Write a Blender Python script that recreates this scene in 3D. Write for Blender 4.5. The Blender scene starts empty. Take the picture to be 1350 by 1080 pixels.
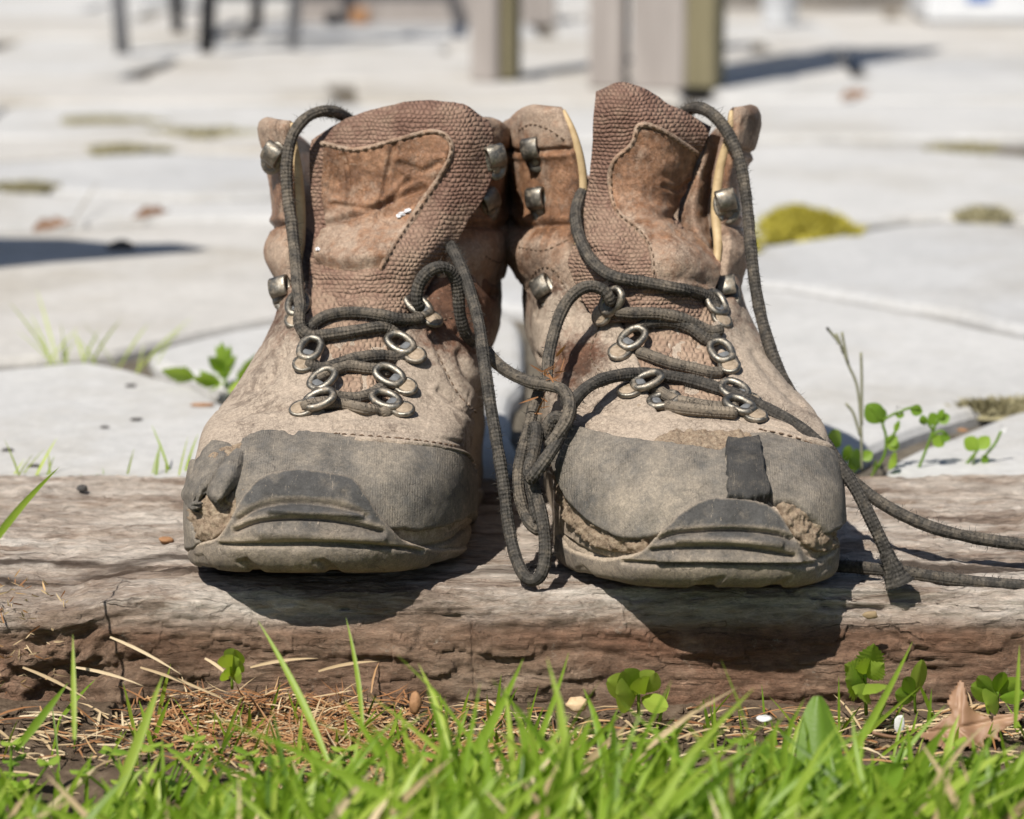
import bpy, math, random
import numpy as np
from mathutils import Vector, Matrix
from mathutils.bvhtree import BVHTree

random.seed(7); rng = np.random.default_rng(11)
scene = bpy.context.scene
COL = scene.collection

# ------------------------------------------------------------------ camera
F_PX = 3600.0; PITCH = math.radians(11.7); CAM = np.array([0.0, -1.1, 0.293])
camd = bpy.data.cameras.new('camera'); cam = bpy.data.objects.new('camera', camd); COL.objects.link(cam)
cam.location = CAM; cam.rotation_euler = (math.pi / 2 - PITCH, 0, 0)
camd.sensor_width = 36; camd.sensor_fit = 'HORIZONTAL'; camd.lens = F_PX / 1350 * 36
camd.clip_start = 0.05; camd.clip_end = 400
camd.dof.use_dof = True; camd.dof.focus_distance = 1.105; camd.dof.aperture_fstop = 10.0
scene.camera = cam
# ------------------------------------------------------------------ world, sun, exposure
SUN = np.array([0.38, 0.68, -1.0]); SUN /= np.linalg.norm(SUN)
ELEV = math.asin(-SUN[2]); AZ = math.atan2(-SUN[0], -SUN[1])      # clockwise from +Y
world = bpy.data.worlds.new('World'); scene.world = world; world.use_nodes = True
wn = world.node_tree.nodes; wl = world.node_tree.links
sky = wn.new('ShaderNodeTexSky'); sky.sky_type = 'NISHITA'; sky.sun_disc = False
sky.sun_elevation = ELEV; sky.sun_rotation = AZ
wl.new(sky.outputs[0], wn['Background'].inputs[0]); wn['Background'].inputs[1].default_value = 0.062
sund = bpy.data.lights.new('sun', 'SUN'); sund.energy = 5.0; sund.angle = math.radians(0.53); sund.color = (1, 0.95, 0.87)
suno = bpy.data.objects.new('sun', sund); COL.objects.link(suno)
suno.rotation_euler = Vector(SUN).to_track_quat('-Z', 'Y').to_euler()
vs = scene.view_settings; vs.view_transform = 'Standard'; vs.look = 'None'; vs.exposure = 0.46; vs.gamma = 1.0
vs.use_curve_mapping = False
scene.cycles.use_denoising = True; scene.cycles.denoising_prefilter = 'ACCURATE'; scene.cycles.sample_clamp_indirect = 8; scene.cycles.use_adaptive_sampling = False
scene.cycles.max_bounces = 6; scene.cycles.caustics_reflective = False; scene.cycles.caustics_refractive = False

# ------------------------------------------------------------------ maths helpers
CF = np.array([0, math.cos(PITCH), -math.sin(PITCH)]); CU = np.array([0, math.sin(PITCH), math.cos(PITCH)]); CR = np.array([1., 0, 0])
def raydir(px, py):
    return CF * F_PX + CR * (px - 675) + CU * (540 - py)
def PY(px, py, Y):
    d = raydir(px, py); return CAM + d * ((Y - CAM[1]) / d[1])
def PZ(px, py, Z):
    d = raydir(px, py); return CAM + d * ((Z - CAM[2]) / d[2])
def proj(P):
    Q = np.asarray(P) - CAM
    dep = Q @ CF
    return 675 + F_PX * (Q @ CR) / dep, 540 - F_PX * (Q @ CU) / dep

def _hash(ix, iy, iz, s):
    h = (ix * 374761393 + iy * 668265263 + iz * 2147483647 + s * 974634777) & 0xffffffff
    h = ((h ^ (h >> 13)) * 1274126177) & 0xffffffff
    h = ((h ^ (h >> 16)) * 2246822519) & 0xffffffff
    return ((h ^ (h >> 15)) & 0xffff) / 32767.5 - 1.0
def vnoise(P, s=0):
    P = np.asarray(P, float); I = np.floor(P).astype(np.int64); f = P - I
    w = f * f * f * (f * (f * 6 - 15) + 10); out = 0
    for a in (0, 1):
        wx = w[..., 0] if a else 1 - w[..., 0]
        for b in (0, 1):
            wy = w[..., 1] if b else 1 - w[..., 1]
            for c in (0, 1):
                wz = w[..., 2] if c else 1 - w[..., 2]
                out = out + wx * wy * wz * _hash(I[..., 0] + a, I[..., 1] + b, I[..., 2] + c, s)
    return out
def fbm(P, o=4, s=0, g=0.5):
    P = np.asarray(P, float); a = 1.0; r = 0; t = 0
    for k in range(o):
        r = r + a * vnoise(P, s + k * 17); t += a; a *= g; P = P * 2.03 + 11.3
    return r / t
def ridge(P, o=3, s=0):
    P = np.asarray(P, float); a = 1.0; r = 0; t = 0
    for k in range(o):
        r = r + a * (1 - np.abs(vnoise(P, s + k * 13)) * 2); t += a; a *= 0.5; P = P * 2.1 + 5.7
    return r / t
def n2(X, Y, sc, o=3, s=0):
    return fbm(np.stack([X * sc, Y * sc, 0 * X + s * 3.7], -1), o, s)
def smooth(a, b, x):
    t = np.clip((x - a) / (b - a), 0, 1); return t * t * (3 - 2 * t)
def catmull(pts, n, closed=False):
    p = np.asarray(pts, float); m = len(p)
    t = np.linspace(0, m - 1, n); i = np.clip(np.floor(t).astype(int), 0, m - 2); f = (t - i)[:, None]
    g = lambda k: p[np.clip(k, 0, m - 1)]
    p0 = np.where((i - 1 < 0)[:, None], 2 * p[0] - p[1], g(i - 1)); p1 = g(i); p2 = g(i + 1)
    p3 = np.where((i + 2 > m - 1)[:, None], 2 * p[-1] - p[-2], g(i + 2))
    return 0.5 * (2 * p1 + (p2 - p0) * f + (2 * p0 - 5 * p1 + 4 * p2 - p3) * f ** 2 + (3 * p1 - p0 - 3 * p2 + p3) * f ** 3)
def resample(pts, step):
    p = catmull(pts, max(60, len(pts) * 24)); s = np.r_[0, np.cumsum(np.linalg.norm(np.diff(p, axis=0), axis=1))]
    n = max(3, int(s[-1] / step) + 1); q = np.linspace(0, s[-1], n)
    return np.stack([np.interp(q, s, p[:, k]) for k in range(p.shape[1])], 1)
def sd_poly(X, Y, poly):
    p = np.asarray(poly, float); q = np.roll(p, -1, 0); d = np.full(X.shape, 1e9); ins = np.zeros(X.shape, bool)
    for (ax, ay), (bx, by) in zip(p, q):
        ex, ey = bx - ax, by - ay; t = np.clip(((X - ax) * ex + (Y - ay) * ey) / (ex * ex + ey * ey + 1e-9), 0, 1)
        d = np.minimum(d, (X - ax - t * ex) ** 2 + (Y - ay - t * ey) ** 2)
        c = ((ay > Y) != (by > Y)); xi = (bx - ax) * (Y - ay) / (by - ay + 1e-12) + ax
        ins ^= c & (X < xi)
    d = np.sqrt(d); return np.where(ins, d, -d)
def sd_line(X, Y, pts, smoothn=None):
    p = np.asarray(pts, float)
    if smoothn: p = catmull(p, smoothn)
    d = np.full(X.shape, 1e9)
    for (ax, ay), (bx, by) in zip(p[:-1], p[1:]):
        ex, ey = bx - ax, by - ay; t = np.clip(((X - ax) * ex + (Y - ay) * ey) / (ex * ex + ey * ey + 1e-9), 0, 1)
        d = np.minimum(d, (X - ax - t * ex) ** 2 + (Y - ay - t * ey) ** 2)
    return np.sqrt(d)
def spoly(pts, n=90):
    p = np.asarray(pts, float); return catmull(np.vstack([p, p[:1]]), n)[:-1]

# ------------------------------------------------------------------ object helpers
def mesh_obj(name, V, Fc, mat, parent=None, smoothing=True, uv=None, attr=None):
    org = np.array(parent['_org']) if parent is not None else np.zeros(3)
    me = bpy.data.meshes.new(name); V = np.asarray(V, float) - org
    me.from_pydata(V.tolist() if len(V) < 1 else V, [], Fc if isinstance(Fc, list) else Fc.tolist())
    if smoothing: me.polygons.foreach_set('use_smooth', np.ones(len(me.polygons), bool))
    if uv is not None:
        l = me.uv_layers.new(name='UVMap'); vi = np.zeros(len(me.loops), int); me.loops.foreach_get('vertex_index', vi)
        l.data.foreach_set('uv', np.asarray(uv)[vi].astype(np.float32).ravel())
    if attr:
        for k, a in attr.items():
            at = me.attributes.new(k, 'FLOAT', 'POINT'); at.data.foreach_set('value', np.asarray(a, np.float32).ravel())
    me.materials.append(mat); me.update()
    o = bpy.data.objects.new(name, me); COL.objects.link(o)
    if parent is not None: o.parent = parent
    o['_org'] = [float(c) for c in org]
    return o
def empty(name, loc, label, cat, group=None):
    o = bpy.data.objects.new(name, None); COL.objects.link(o); o.location = loc; o['_org'] = [float(c) for c in loc]
    o.empty_display_size = 0.02; tag(o, label, cat, group); return o
def tag(o, label, cat, group=None, kind=None):
    if label: o['label'] = label
    if cat: o['category'] = cat
    if group: o['group'] = group
    if kind: o['kind'] = kind
    return o
def grid_faces(nu, nv, keep=None, flip=False):
    i = np.arange(nu - 1)[:, None] * nv + np.arange(nv - 1)[None, :]
    f = np.stack([i, i + 1, i + nv + 1, i + nv], -1)
    if flip: f = f[..., ::-1]
    f = f.reshape(-1, 4)
    if keep is not None: f = f[keep.reshape(-1)]
    return f
def compact(V, Fc, extra=()):
    u, inv = np.unique(Fc, return_inverse=True)
    return V[u], inv.reshape(Fc.shape), [e[u] for e in extra]
def grid_normals(S):
    du = np.gradient(S, axis=0); dv = np.gradient(S, axis=1); n = np.cross(dv, du)
    return n / (np.linalg.norm(n, axis=-1, keepdims=True) + 1e-12)
class MB:
    def __init__(s): s.v = []; s.f = []; s.uv = []; s.n = 0
    def add(s, V, Fc, uv=None):
        V = np.asarray(V, float); s.v.append(V); s.f += [tuple(int(k) + s.n for k in f) for f in Fc]; s.n += len(V)
        s.uv.append(np.zeros((len(V), 2)) if uv is None else uv)
    def build(s, name, mat, parent=None, smoothing=True):
        return mesh_obj(name, np.vstack(s.v), s.f, mat, parent, smoothing, uv=np.vstack(s.uv))
def tube(path, r, k=12, cap=True, flat=None):
    p = np.asarray(path, float); n = len(p); r = np.broadcast_to(np.asarray(r, float), (n,))
    T = np.gradient(p, axis=0); T /= np.linalg.norm(T, axis=1, keepdims=True) + 1e-12
    a = np.array([0, 0, 1.]) if abs(T[0][2]) < .9 else np.array([1., 0, 0])
    N = np.cross(T[0], a); N /= np.linalg.norm(N); V = []; UV = []
    s = np.r_[0, np.cumsum(np.linalg.norm(np.diff(p, axis=0), axis=1))]
    for i in range(n):
        N = N - T[i] * (N @ T[i]); N /= np.linalg.norm(N) + 1e-12; B = np.cross(T[i], N)
        for j in range(k):
            t = 2 * math.pi * j / k
            V.append(p[i] + r[i] * (N * math.cos(t) + B * math.sin(t))); UV.append((s[i], j / k))
    Fc = [(i * k + j, i * k + (j + 1) % k, (i + 1) * k + (j + 1) % k, (i + 1) * k + j) for i in range(n - 1) for j in range(k)]
    if cap:
        Fc += [tuple(range(k - 1, -1, -1)), tuple(range((n - 1) * k, n * k))]
    return np.array(V), Fc, np.array(UV)

# ------------------------------------------------------------------ material helpers
class NT:
    def __init__(s, name):
        s.m = bpy.data.materials.new(name); s.m.use_nodes = True; s.t = s.m.node_tree; s.n = s.t.nodes; s.b = s.n['Principled BSDF']
        s.tc = s.n.new('ShaderNodeTexCoord')
    def link(s, a, b): s.t.links.new(a, b)
    def setin(s, sock, v):
        if hasattr(v, 'is_output') or isinstance(v, bpy.types.NodeSocket): s.link(v, sock)
        elif isinstance(v, (tuple, list)) and len(v) == 3 and sock.type == 'RGBA': sock.default_value = (*v, 1)
        else: sock.default_value = v
    def coord(s, scale=(1, 1, 1), src='Object', rot=(0, 0, 0)):
        m = s.n.new('ShaderNodeMapping'); m.inputs['Scale'].default_value = scale; m.inputs['Rotation'].default_value = rot
        s.link(s.tc.outputs[src], m.inputs[0]); return m.outputs[0]
    def noise(s, scale, det=5, rough=.6, vec=None, dist=0.0):
        n = s.n.new('ShaderNodeTexNoise'); n.inputs['Scale'].default_value = scale; n.inputs['Detail'].default_value = det
        n.inputs['Roughness'].default_value = rough; n.inputs['Distortion'].default_value = dist
        s.link(vec if vec is not None else s.tc.outputs['Object'], n.inputs['Vector']); return n.outputs[0]
    def ridged(s, scale, det=5, rough=.6, vec=None, dist=0.0):
        n = s.n.new('ShaderNodeTexNoise'); n.noise_type = 'RIDGED_MULTIFRACTAL'; n.normalize = True
        for k, v in (('Scale', scale), ('Detail', det), ('Roughness', rough), ('Distortion', dist)): n.inputs[k].default_value = v
        s.link(vec if vec is not None else s.tc.outputs['Object'], n.inputs['Vector']); return n.outputs[0]
    def cracks(s, scale, width=.06, warp=.012, wscale=90, vec=None, lo=.45, mscale=40):
        """1 on thin crack lines, patchy"""
        nz = s.n.new('ShaderNodeTexNoise'); nz.inputs['Scale'].default_value = wscale; nz.inputs['Detail'].default_value = 4; s.link(s.tc.outputs['Object'], nz.inputs['Vector'])
        w = s.n.new('ShaderNodeVectorMath'); w.operation = 'MULTIPLY_ADD'; w.inputs[1].default_value = (warp, warp, warp); s.link(nz.outputs['Color'], w.inputs[0]); s.link(vec if vec is not None else s.tc.outputs['Object'], w.inputs[2])
        e = s.ramp(s.vor(scale, w.outputs[0], 'DISTANCE_TO_EDGE'), [(0, 1.0), (width, 0.0)])
        return s.math('MULTIPLY', e, s.ramp(s.noise(mscale, 4, .6), [(lo, 0.0), (lo + .12, 1.0)]))
    def vor(s, scale, vec=None, feat='F1', out=0):
        n = s.n.new('ShaderNodeTexVoronoi'); n.feature = feat; n.inputs['Scale'].default_value = scale
        s.link(vec if vec is not None else s.tc.outputs['Object'], n.inputs['Vector']); return n.outputs[out]
    def wave(s, scale, vec, dist=0, det=2, dirn='X'):
        n = s.n.new('ShaderNodeTexWave'); n.bands_direction = dirn; n.inputs['Scale'].default_value = scale
        n.inputs['Distortion'].default_value = dist; n.inputs['Detail'].default_value = det; s.link(vec, n.inputs['Vector']); return n.outputs['Fac']
    def ramp(s, fac, stops):
        r = s.n.new('ShaderNodeValToRGB'); e = r.color_ramp.elements
        while len(e) < len(stops): e.new(.5)
        for k, (p, c) in enumerate(stops):
            e[k].position = p; c = (c, c, c) if isinstance(c, (int, float)) else c; e[k].color = (*c, 1)
        s.link(fac, r.inputs[0]); return r.outputs[0]
    def mix(s, fac, a, b, mode='MIX'):
        m = s.n.new('ShaderNodeMix'); m.data_type = 'RGBA'; m.blend_type = mode
        s.setin(m.inputs[0], fac); s.setin(m.inputs[6], a); s.setin(m.inputs[7], b); return m.outputs[2]
    def math(s, op, a, b=0.0, c=0.0):
        m = s.n.new('ShaderNodeMath'); m.operation = op; s.setin(m.inputs[0], a); s.setin(m.inputs[1], b); s.setin(m.inputs[2], c); return m.outputs[0]
    def attr(s, name):
        a = s.n.new('ShaderNodeAttribute'); a.attribute_name = name; return a.outputs['Fac']
    def bump(s, h, strength=.5, dist=.001, prev=None):
        b = s.n.new('ShaderNodeBump'); b.inputs['Strength'].default_value = strength; b.inputs['Distance'].default_value = dist
        s.link(h, b.inputs['Height'])
        if prev is not None: s.link(prev, b.inputs['Normal'])
        return b.outputs[0]
    def out(s, col=None, rough=None, nrm=None, metal=None, spec=None):
        if col is not None: s.setin(s.b.inputs['Base Color'], col)
        if rough is not None: s.setin(s.b.inputs['Roughness'], rough)
        if nrm is not None: s.link(nrm, s.b.inputs['Normal'])
        if metal is not None: s.setin(s.b.inputs['Metallic'], metal)
        if spec is not None: s.b.inputs['Specular IOR Level'].default_value = spec
        return s.m

def mat_leather(name, dark, mid, light, dustc=(.43, .35, .275), rough=.62):
    t = NT(name)
    c = t.ramp(t.noise(60, 7, .7), [(.3, dark), (.5, mid), (.7, light)])
    c = t.mix(1.0, c, t.ramp(t.noise(300, 5, .75), [(.33, .6), (.67, 1.25)]), 'MULTIPLY')
    dn = t.noise(140, 8, .78)
    df = t.ramp(t.math('ADD', t.math('MULTIPLY', t.attr('dust'), 1.2), t.math('MULTIPLY', t.math('SUBTRACT', dn, .5), 2.2)), [(.2, 0.0), (.75, .95)])
    dcol = t.ramp(t.noise(520, 6, .78), [(.32, tuple(x * .66 for x in dustc)), (.68, tuple(x * 1.22 for x in dustc))])
    c = t.mix(df, c, dcol)
    c = t.mix(t.ramp(t.noise(36, 6, .78, dist=.6), [(.55, 0), (.63, .5)]), c, tuple(x * .75 for x in dark))       # worn dark patches
    ck = t.cracks(120, .05, .016, 110, None, .52, 45); fl = t.cracks(420, .09, .004, 300, None, .42, 70)
    c = t.mix(t.math('MULTIPLY', ck, .3), c, tuple(x * .8 for x in dark)); c = t.mix(t.math('MULTIPLY', fl, .22), c, tuple(x * .7 for x in dark))
    scr = t.ramp(t.noise(1, 5, .8, t.coord((90, 700, 420), rot=(.4, .2, .7)), .4), [(.63, 0.0), (.68, .5)])
    c = t.mix(scr, c, tuple(min(.6, x * 1.5) for x in dustc))
    c = t.mix(1.0, c, t.ramp(t.noise(1500, 4, .85), [(.3, .72), (.7, 1.25)]), 'MULTIPLY')
    r = t.ramp(df, [(0, rough), (.7, .95)])
    nb = t.bump(t.noise(190, 7, .75), .6, .0022)
    nb = t.bump(t.math('SUBTRACT', 1.0, t.math('ADD', t.math('MULTIPLY', ck, .6), t.math('MULTIPLY', fl, .4))), .6, .0008, nb)
    nb = t.bump(t.noise(1200, 4, .8), .8, .0007, nb)
    return t.out(c, r, nb, spec=.4)
def mat_rubber(name, weave=0.0, base=(.085, .08, .073), dustc=(.27, .225, .17), noise=1.5):
    t = NT(name)
    c = t.ramp(t.noise(120, 6, .75), [(.3, tuple(x * .55 for x in base)), (.7, tuple(x * 1.4 for x in base))])
    dn = t.noise(150, 8, .8)
    df = t.ramp(t.math('ADD', t.attr('dust'), t.math('MULTIPLY', t.math('SUBTRACT', dn, .5), noise)), [(.05, 0), (1.0, .92)])
    dcol = t.ramp(t.noise(600, 6, .8), [(.32, tuple(x * .7 for x in dustc)), (.68, tuple(x * 1.2 for x in dustc))])
    c = t.mix(df, c, dcol)
    c = t.mix(t.ramp(t.noise(520, 4, .8), [(.28, .7), (.37, 0)]), c, (.04, .037, .035))
    c = t.mix(1.0, c, t.ramp(t.noise(1500, 4, .85), [(.3, .65), (.7, 1.32)]), 'MULTIPLY')
    for rot in ((.3, .5, .2), (.1, -.7, 1.1)):
        sc = t.ramp(t.noise(1, 4, .8, t.coord((1100, 70, 200), rot=rot), .5), [(.645, 0), (.69, .55)]); c = t.mix(sc, c, tuple(x * 1.3 for x in dustc))
    ck = t.cracks(130, .045, .012, 110, None, .5, 50); c = t.mix(t.math('MULTIPLY', ck, .35), c, (.035, .03, .027))
    nb = t.bump(t.noise(420, 6, .8), .6, .0012); nb = t.bump(t.noise(1500, 4, .8), .7, .0006, nb); nb = t.bump(t.math('SUBTRACT', 1.0, ck), .4, .0007, nb)
    if weave:
        w = t.math('MULTIPLY', t.wave(330, t.coord(), 3.0, 3, 'X'), t.ramp(t.noise(50, 5, .7), [(.4, 0), (.6, 1)]))
        nb = t.bump(w, weave, .0005, nb); c = t.mix(t.ramp(w, [(.3, .0), (1.0, weave * .6)]), c, dustc)
    return t.out(c, .78, nb, spec=.35)
M = {}
M['leather'] = mat_leather('dusty_leather', (.065, .034, .02), (.13, .062, .036), (.21, .105, .06))
M['leather_red'] = mat_leather('brown_leather', (.075, .036, .019), (.245, .124, .066), (.45, .26, .155), dustc=(.40, .30, .225), rough=.3)
M['cap'] = mat_rubber('toe_cap_rubber', weave=.26, base=(.10, .093, .084), dustc=(.34, .285, .22))
M['bumper'] = mat_rubber('bumper_rubber', base=(.066, .063, .060), dustc=(.45, .365, .275), noise=.9)
M['rubber'] = mat_rubber('sole_rubber', base=(.125, .108, .092), dustc=(.46, .365, .265))
M['dark_rubber'] = mat_rubber('strip_rubber', weave=.3, base=(.04, .038, .036))
def m_foam():
    t = NT('crumbled_foam')
    c = t.ramp(t.noise(480, 7, .8), [(.3, (.09, .06, .04)), (.47, (.27, .20, .14)), (.6, (.38, .30, .215)), (.78, (.52, .43, .32))])
    return t.out(c, .95, t.bump(t.noise(800, 5, .8), .9, .0015), spec=.15)
M['foam'] = m_foam()
def m_knit():
    t = NT('tongue_knit')
    v = t.coord((1, 1, 1), 'UV')
    nz = t.n.new('ShaderNodeTexNoise'); nz.inputs['Scale'].default_value = .22; nz.inputs['Detail'].default_value = 3; t.link(v, nz.inputs['Vector'])
    wob = t.n.new('ShaderNodeVectorMath'); wob.operation = 'MULTIPLY_ADD'; t.link(nz.outputs['Color'], wob.inputs[0]); wob.inputs[1].default_value = (2.6, 2.2, 0); t.link(v, wob.inputs[2])
    sx = t.n.new('ShaderNodeSeparateXYZ'); t.link(wob.outputs[0], sx.inputs[0])
    row = t.math('FLOOR', sx.outputs[1]); uu = t.math('MULTIPLY_ADD', row, .5, sx.outputs[0])
    cell = t.math('MULTIPLY', t.math('ABSOLUTE', t.math('SINE', t.math('MULTIPLY', uu, math.pi))), t.math('ABSOLUTE', t.math('SINE', t.math('MULTIPLY', sx.outputs[1], math.pi))))
    f = t.math('SUBTRACT', 1.0, t.math('POWER', cell, .7))
    c = t.ramp(t.noise(80, 6, .7), [(.3, (.12, .066, .048)), (.55, (.205, .122, .090)), (.75, (.29, .19, .145))])
    c = t.mix(t.math('MULTIPLY', f, .38), c, (.06, .03, .022))
    dn = t.noise(170, 7, .75)
    df = t.ramp(t.math('ADD', t.attr('dust'), t.math('MULTIPLY', t.math('SUBTRACT', dn, .5), 1.5)), [(.1, 0), (1.0, .9)])
    c = t.mix(df, c, (.36, .265, .19))
    h = t.math('SUBTRACT', t.math('MULTIPLY', t.noise(900, 4, .7), .5), f)
    return t.out(c, .9, t.bump(h, .85, .0011), spec=.25)
M['knit'] = m_knit()
def m_lace():
    t = NT('lace_cord')
    v = t.coord((1, 1, 1), 'UV')
    sx = t.n.new('ShaderNodeSeparateXYZ'); t.link(v, sx.inputs[0])
    u = t.math('MULTIPLY', sx.outputs[0], 2 * math.pi / .0034); w = t.math('MULTIPLY', sx.outputs[1], 2 * math.pi * 5)
    p = t.math('SINE', t.math('ADD', u, w)); q = t.math('SINE', t.math('SUBTRACT', u, w))
    h = t.math('MULTIPLY', p, q)
    c = t.ramp(t.noise(240, 6, .75), [(.3, (.027, .025, .023)), (.52, (.06, .055, .049)), (.72, (.12, .106, .089))])
    hl = t.ramp(h, [(0.0, .88), (.8, 1.06)]); c = t.mix(1.0, c, hl, 'MULTIPLY')
    df = t.ramp(t.math('ADD', t.attr('dust'), t.math('MULTIPLY', t.math('SUBTRACT', t.noise(160, 8, .8), .5), 2.2)), [(.2, 0), (1.1, .85)])
    c = t.mix(df, c, (.25, .205, .155))
    nb = t.bump(h, .5, .0007); nb = t.bump(t.noise(2500, 3, .8), .5, .0005, nb)
    return t.out(c, .95, nb, spec=.15)
M['lace'] = m_lace()
def m_plain(name, c0, c1, scale=80, rough=.8, bs=.4, bd=.001, metal=0., spec=.3, det=6):
    t = NT(name); c = t.ramp(t.noise(scale, det, .7), [(.3, c0), (.7, c1)])
    return t.out(c, rough, t.bump(t.noise(scale * 3, 5, .7), bs, bd), metal=metal, spec=spec)
def m_metal(name, c0, c1, rough=.42):
    t = NT(name); n = t.noise(420, 6, .75)
    c = t.ramp(n, [(.3, c0), (.6, c1)])
    d = t.ramp(t.noise(260, 6, .75), [(.5, 0.0), (.7, .8)])
    c = t.mix(d, c, (.25, .19, .13))
    met = t.math('SUBTRACT', 1.0, d)
    return t.out(c, t.ramp(d, [(0, rough), (1, .9)]), t.bump(t.noise(900, 5, .8), .35, .0004), metal=met)
M['metal'] = m_metal('aged_steel', (.10, .09, .075), (.26, .24, .205), .46)
M['steel'] = m_plain('tarnished_steel', (.085, .087, .09), (.17, .175, .18), 500, .8, .4, .0004, .1)
M['rivet'] = m_plain('dusty_rivet', (.2, .15, .1), (.4, .32, .24), 500, .75, .5, .0004, .3)
M['lining'] = m_plain('beige_lining', (.32, .225, .115), (.52, .39, .225), 150, .6, .3, .0006)
M['thread'] = m_plain('dusty_thread', (.07, .045, .03), (.17, .115, .075), 600, .9)

# ================================================================== BOOTS
class Surf:
    """a sheet of points with normals and its unwrapped front coordinates"""
    def __init__(s, S, X=None, Y=None):
        s.S = S; s.N = grid_normals(S); s.nu, s.nv = S.shape[:2]
        px, py = proj(S); s.X = px if X is None else X; s.Y = py if Y is None else Y
        s.D = S
def sheet(name, sf, off, mat, parent, sd=None, margin=4.0, dust=None, uv=None, rows=None, flip=False):
    keep = None
    if sd is not None:
        k = sd > -margin; keep = k[:-1, :-1] | k[1:, :-1] | k[:-1, 1:] | k[1:, 1:]
    if rows is not None:
        r = np.zeros((sf.nu - 1, sf.nv - 1), bool); r[rows[0]:rows[1]] = True
        keep = r if keep is None else keep & r
    V = (sf.S + sf.N * off[..., None]).reshape(-1, 3)
    Fc = grid_faces(sf.nu, sf.nv, keep, flip)
    d = np.zeros(sf.nu * sf.nv) if dust is None else np.broadcast_to(dust, (sf.nu, sf.nv)).reshape(-1)
    u = np.stack([sf.X.reshape(-1) / 8.0, sf.Y.reshape(-1) / 8.0], -1) if uv is None else uv.reshape(-1, 2)
    V, Fc, (d, u) = compact(V, Fc, (d, u))
    o = mesh_obj(name, V, Fc, mat, parent, uv=u, attr={'dust': d})
    o['_bvh'] = 1; return o
def panel_off(sd, thick, ew, under=.002):
    t = np.clip(sd / ew, 0, 1); h = thick * np.sqrt(np.clip(1 - (1 - t) ** 2, 0, 1))
    return np.where(sd >= 0, h, -under * np.clip(-sd / 1.5, 0, 1))

def loft(keys, x0, slope, NU=270, NV=430, xoff=None):
    K = np.asarray(keys, float); D = catmull(K, 900)
    s = np.r_[0, np.cumsum(np.linalg.norm(np.diff(D[:, :2], axis=0), axis=1))]
    stoe = np.interp(899 * 6.2 / (len(K) - 1), np.arange(900), s); n1 = int(NU * .62)
    q = np.r_[np.linspace(0, stoe, n1, endpoint=False), np.linspace(stoe, s[-1], NU - n1)]; R = np.stack([np.interp(q, s, D[:, k]) for k in range(K.shape[1])], 1)
    t = np.linspace(-1, 1, NV); th = math.pi * t * (.42 + .58 * np.abs(t) ** 1.6)
    yf, zf, yb, zb, wl, wr, ym, pb, ef = [R[:, k][:, None] for k in range(9)]
    st, ct = np.sin(th)[None], np.cos(th)[None]
    e = np.where(ct > 0, ef, 2.3); lowk = smooth(.075, .05, zf); sx = np.sign(st) * np.abs(st) ** (2 / e); cy = np.sign(ct) * np.abs(ct) ** (2 / e)
    w = np.where(st < 0, wl, wr)
    y = np.where(ct > 0, ym - (ym - yf) * cy, ym - (yb - ym) * cy)
    w = w * (1 - .17 * lowk * smooth(.0, .075, y - ym))
    x = x0 + slope * np.minimum(y, .16) + w * sx
    b = np.clip((yb - y) / (yb - yf), 0, 1) ** pb
    z = zb + (zf - zb) * b
    S = np.stack([x, y, z], -1)
    px, py = proj(S); c = NV // 2
    arc = np.linalg.norm(np.diff(S, axis=1), axis=2) * 3300
    dx = np.maximum(np.diff(px, axis=1), .35 * arc)
    X = np.concatenate([np.zeros((NU, 1)), np.cumsum(dx, 1)], 1); X += (px[:, c] - X[:, c])[:, None]
    sf = Surf(S, X, py); sf.krow = np.interp(np.interp(np.arange(len(K)) * 899 / (len(K) - 1), np.arange(900), s), q, np.arange(NU))
    return sf
def patch(ctrl, n=150, m=150, lift=None):
    """control rows of (px, py, Y)"""
    return surf_of([[PY(*c) for c in row] for row in ctrl], n, m)
def surf_of(G, n, m):
    G = np.array(G)
    A = np.stack([catmull(G[i], m) for i in range(G.shape[0])])
    S = np.stack([catmull(A[:, j], n) for j in range(m)], 1)
    sf = Surf(S[::-1].copy())           # bottom row first so that normals face the camera like the loft's
    return sf

class Boot: pass
def bvh_of(objs):
    V = []; Fc = []; n = 0
    for o in objs:
        org = np.array(o['_org']); v = np.zeros(len(o.data.vertices) * 3); o.data.vertices.foreach_get('co', v); v = v.reshape(-1, 3) + org
        V.append(v); Fc += [tuple(k + n for k in p.vertices) for p in o.data.polygons]; n += len(v)
    return BVHTree.FromPolygons(np.vstack(V).tolist(), Fc)
def hit(bv, px, py):
    d = Vector(raydir(px, py)).normalized(); h = bv.ray_cast(Vector(CAM), d)
    if h[0] is None: return None
    n = h[1]
    if n.dot(d) > 0: n = -n
    return np.array(h[0]), np.array(n)

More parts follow.
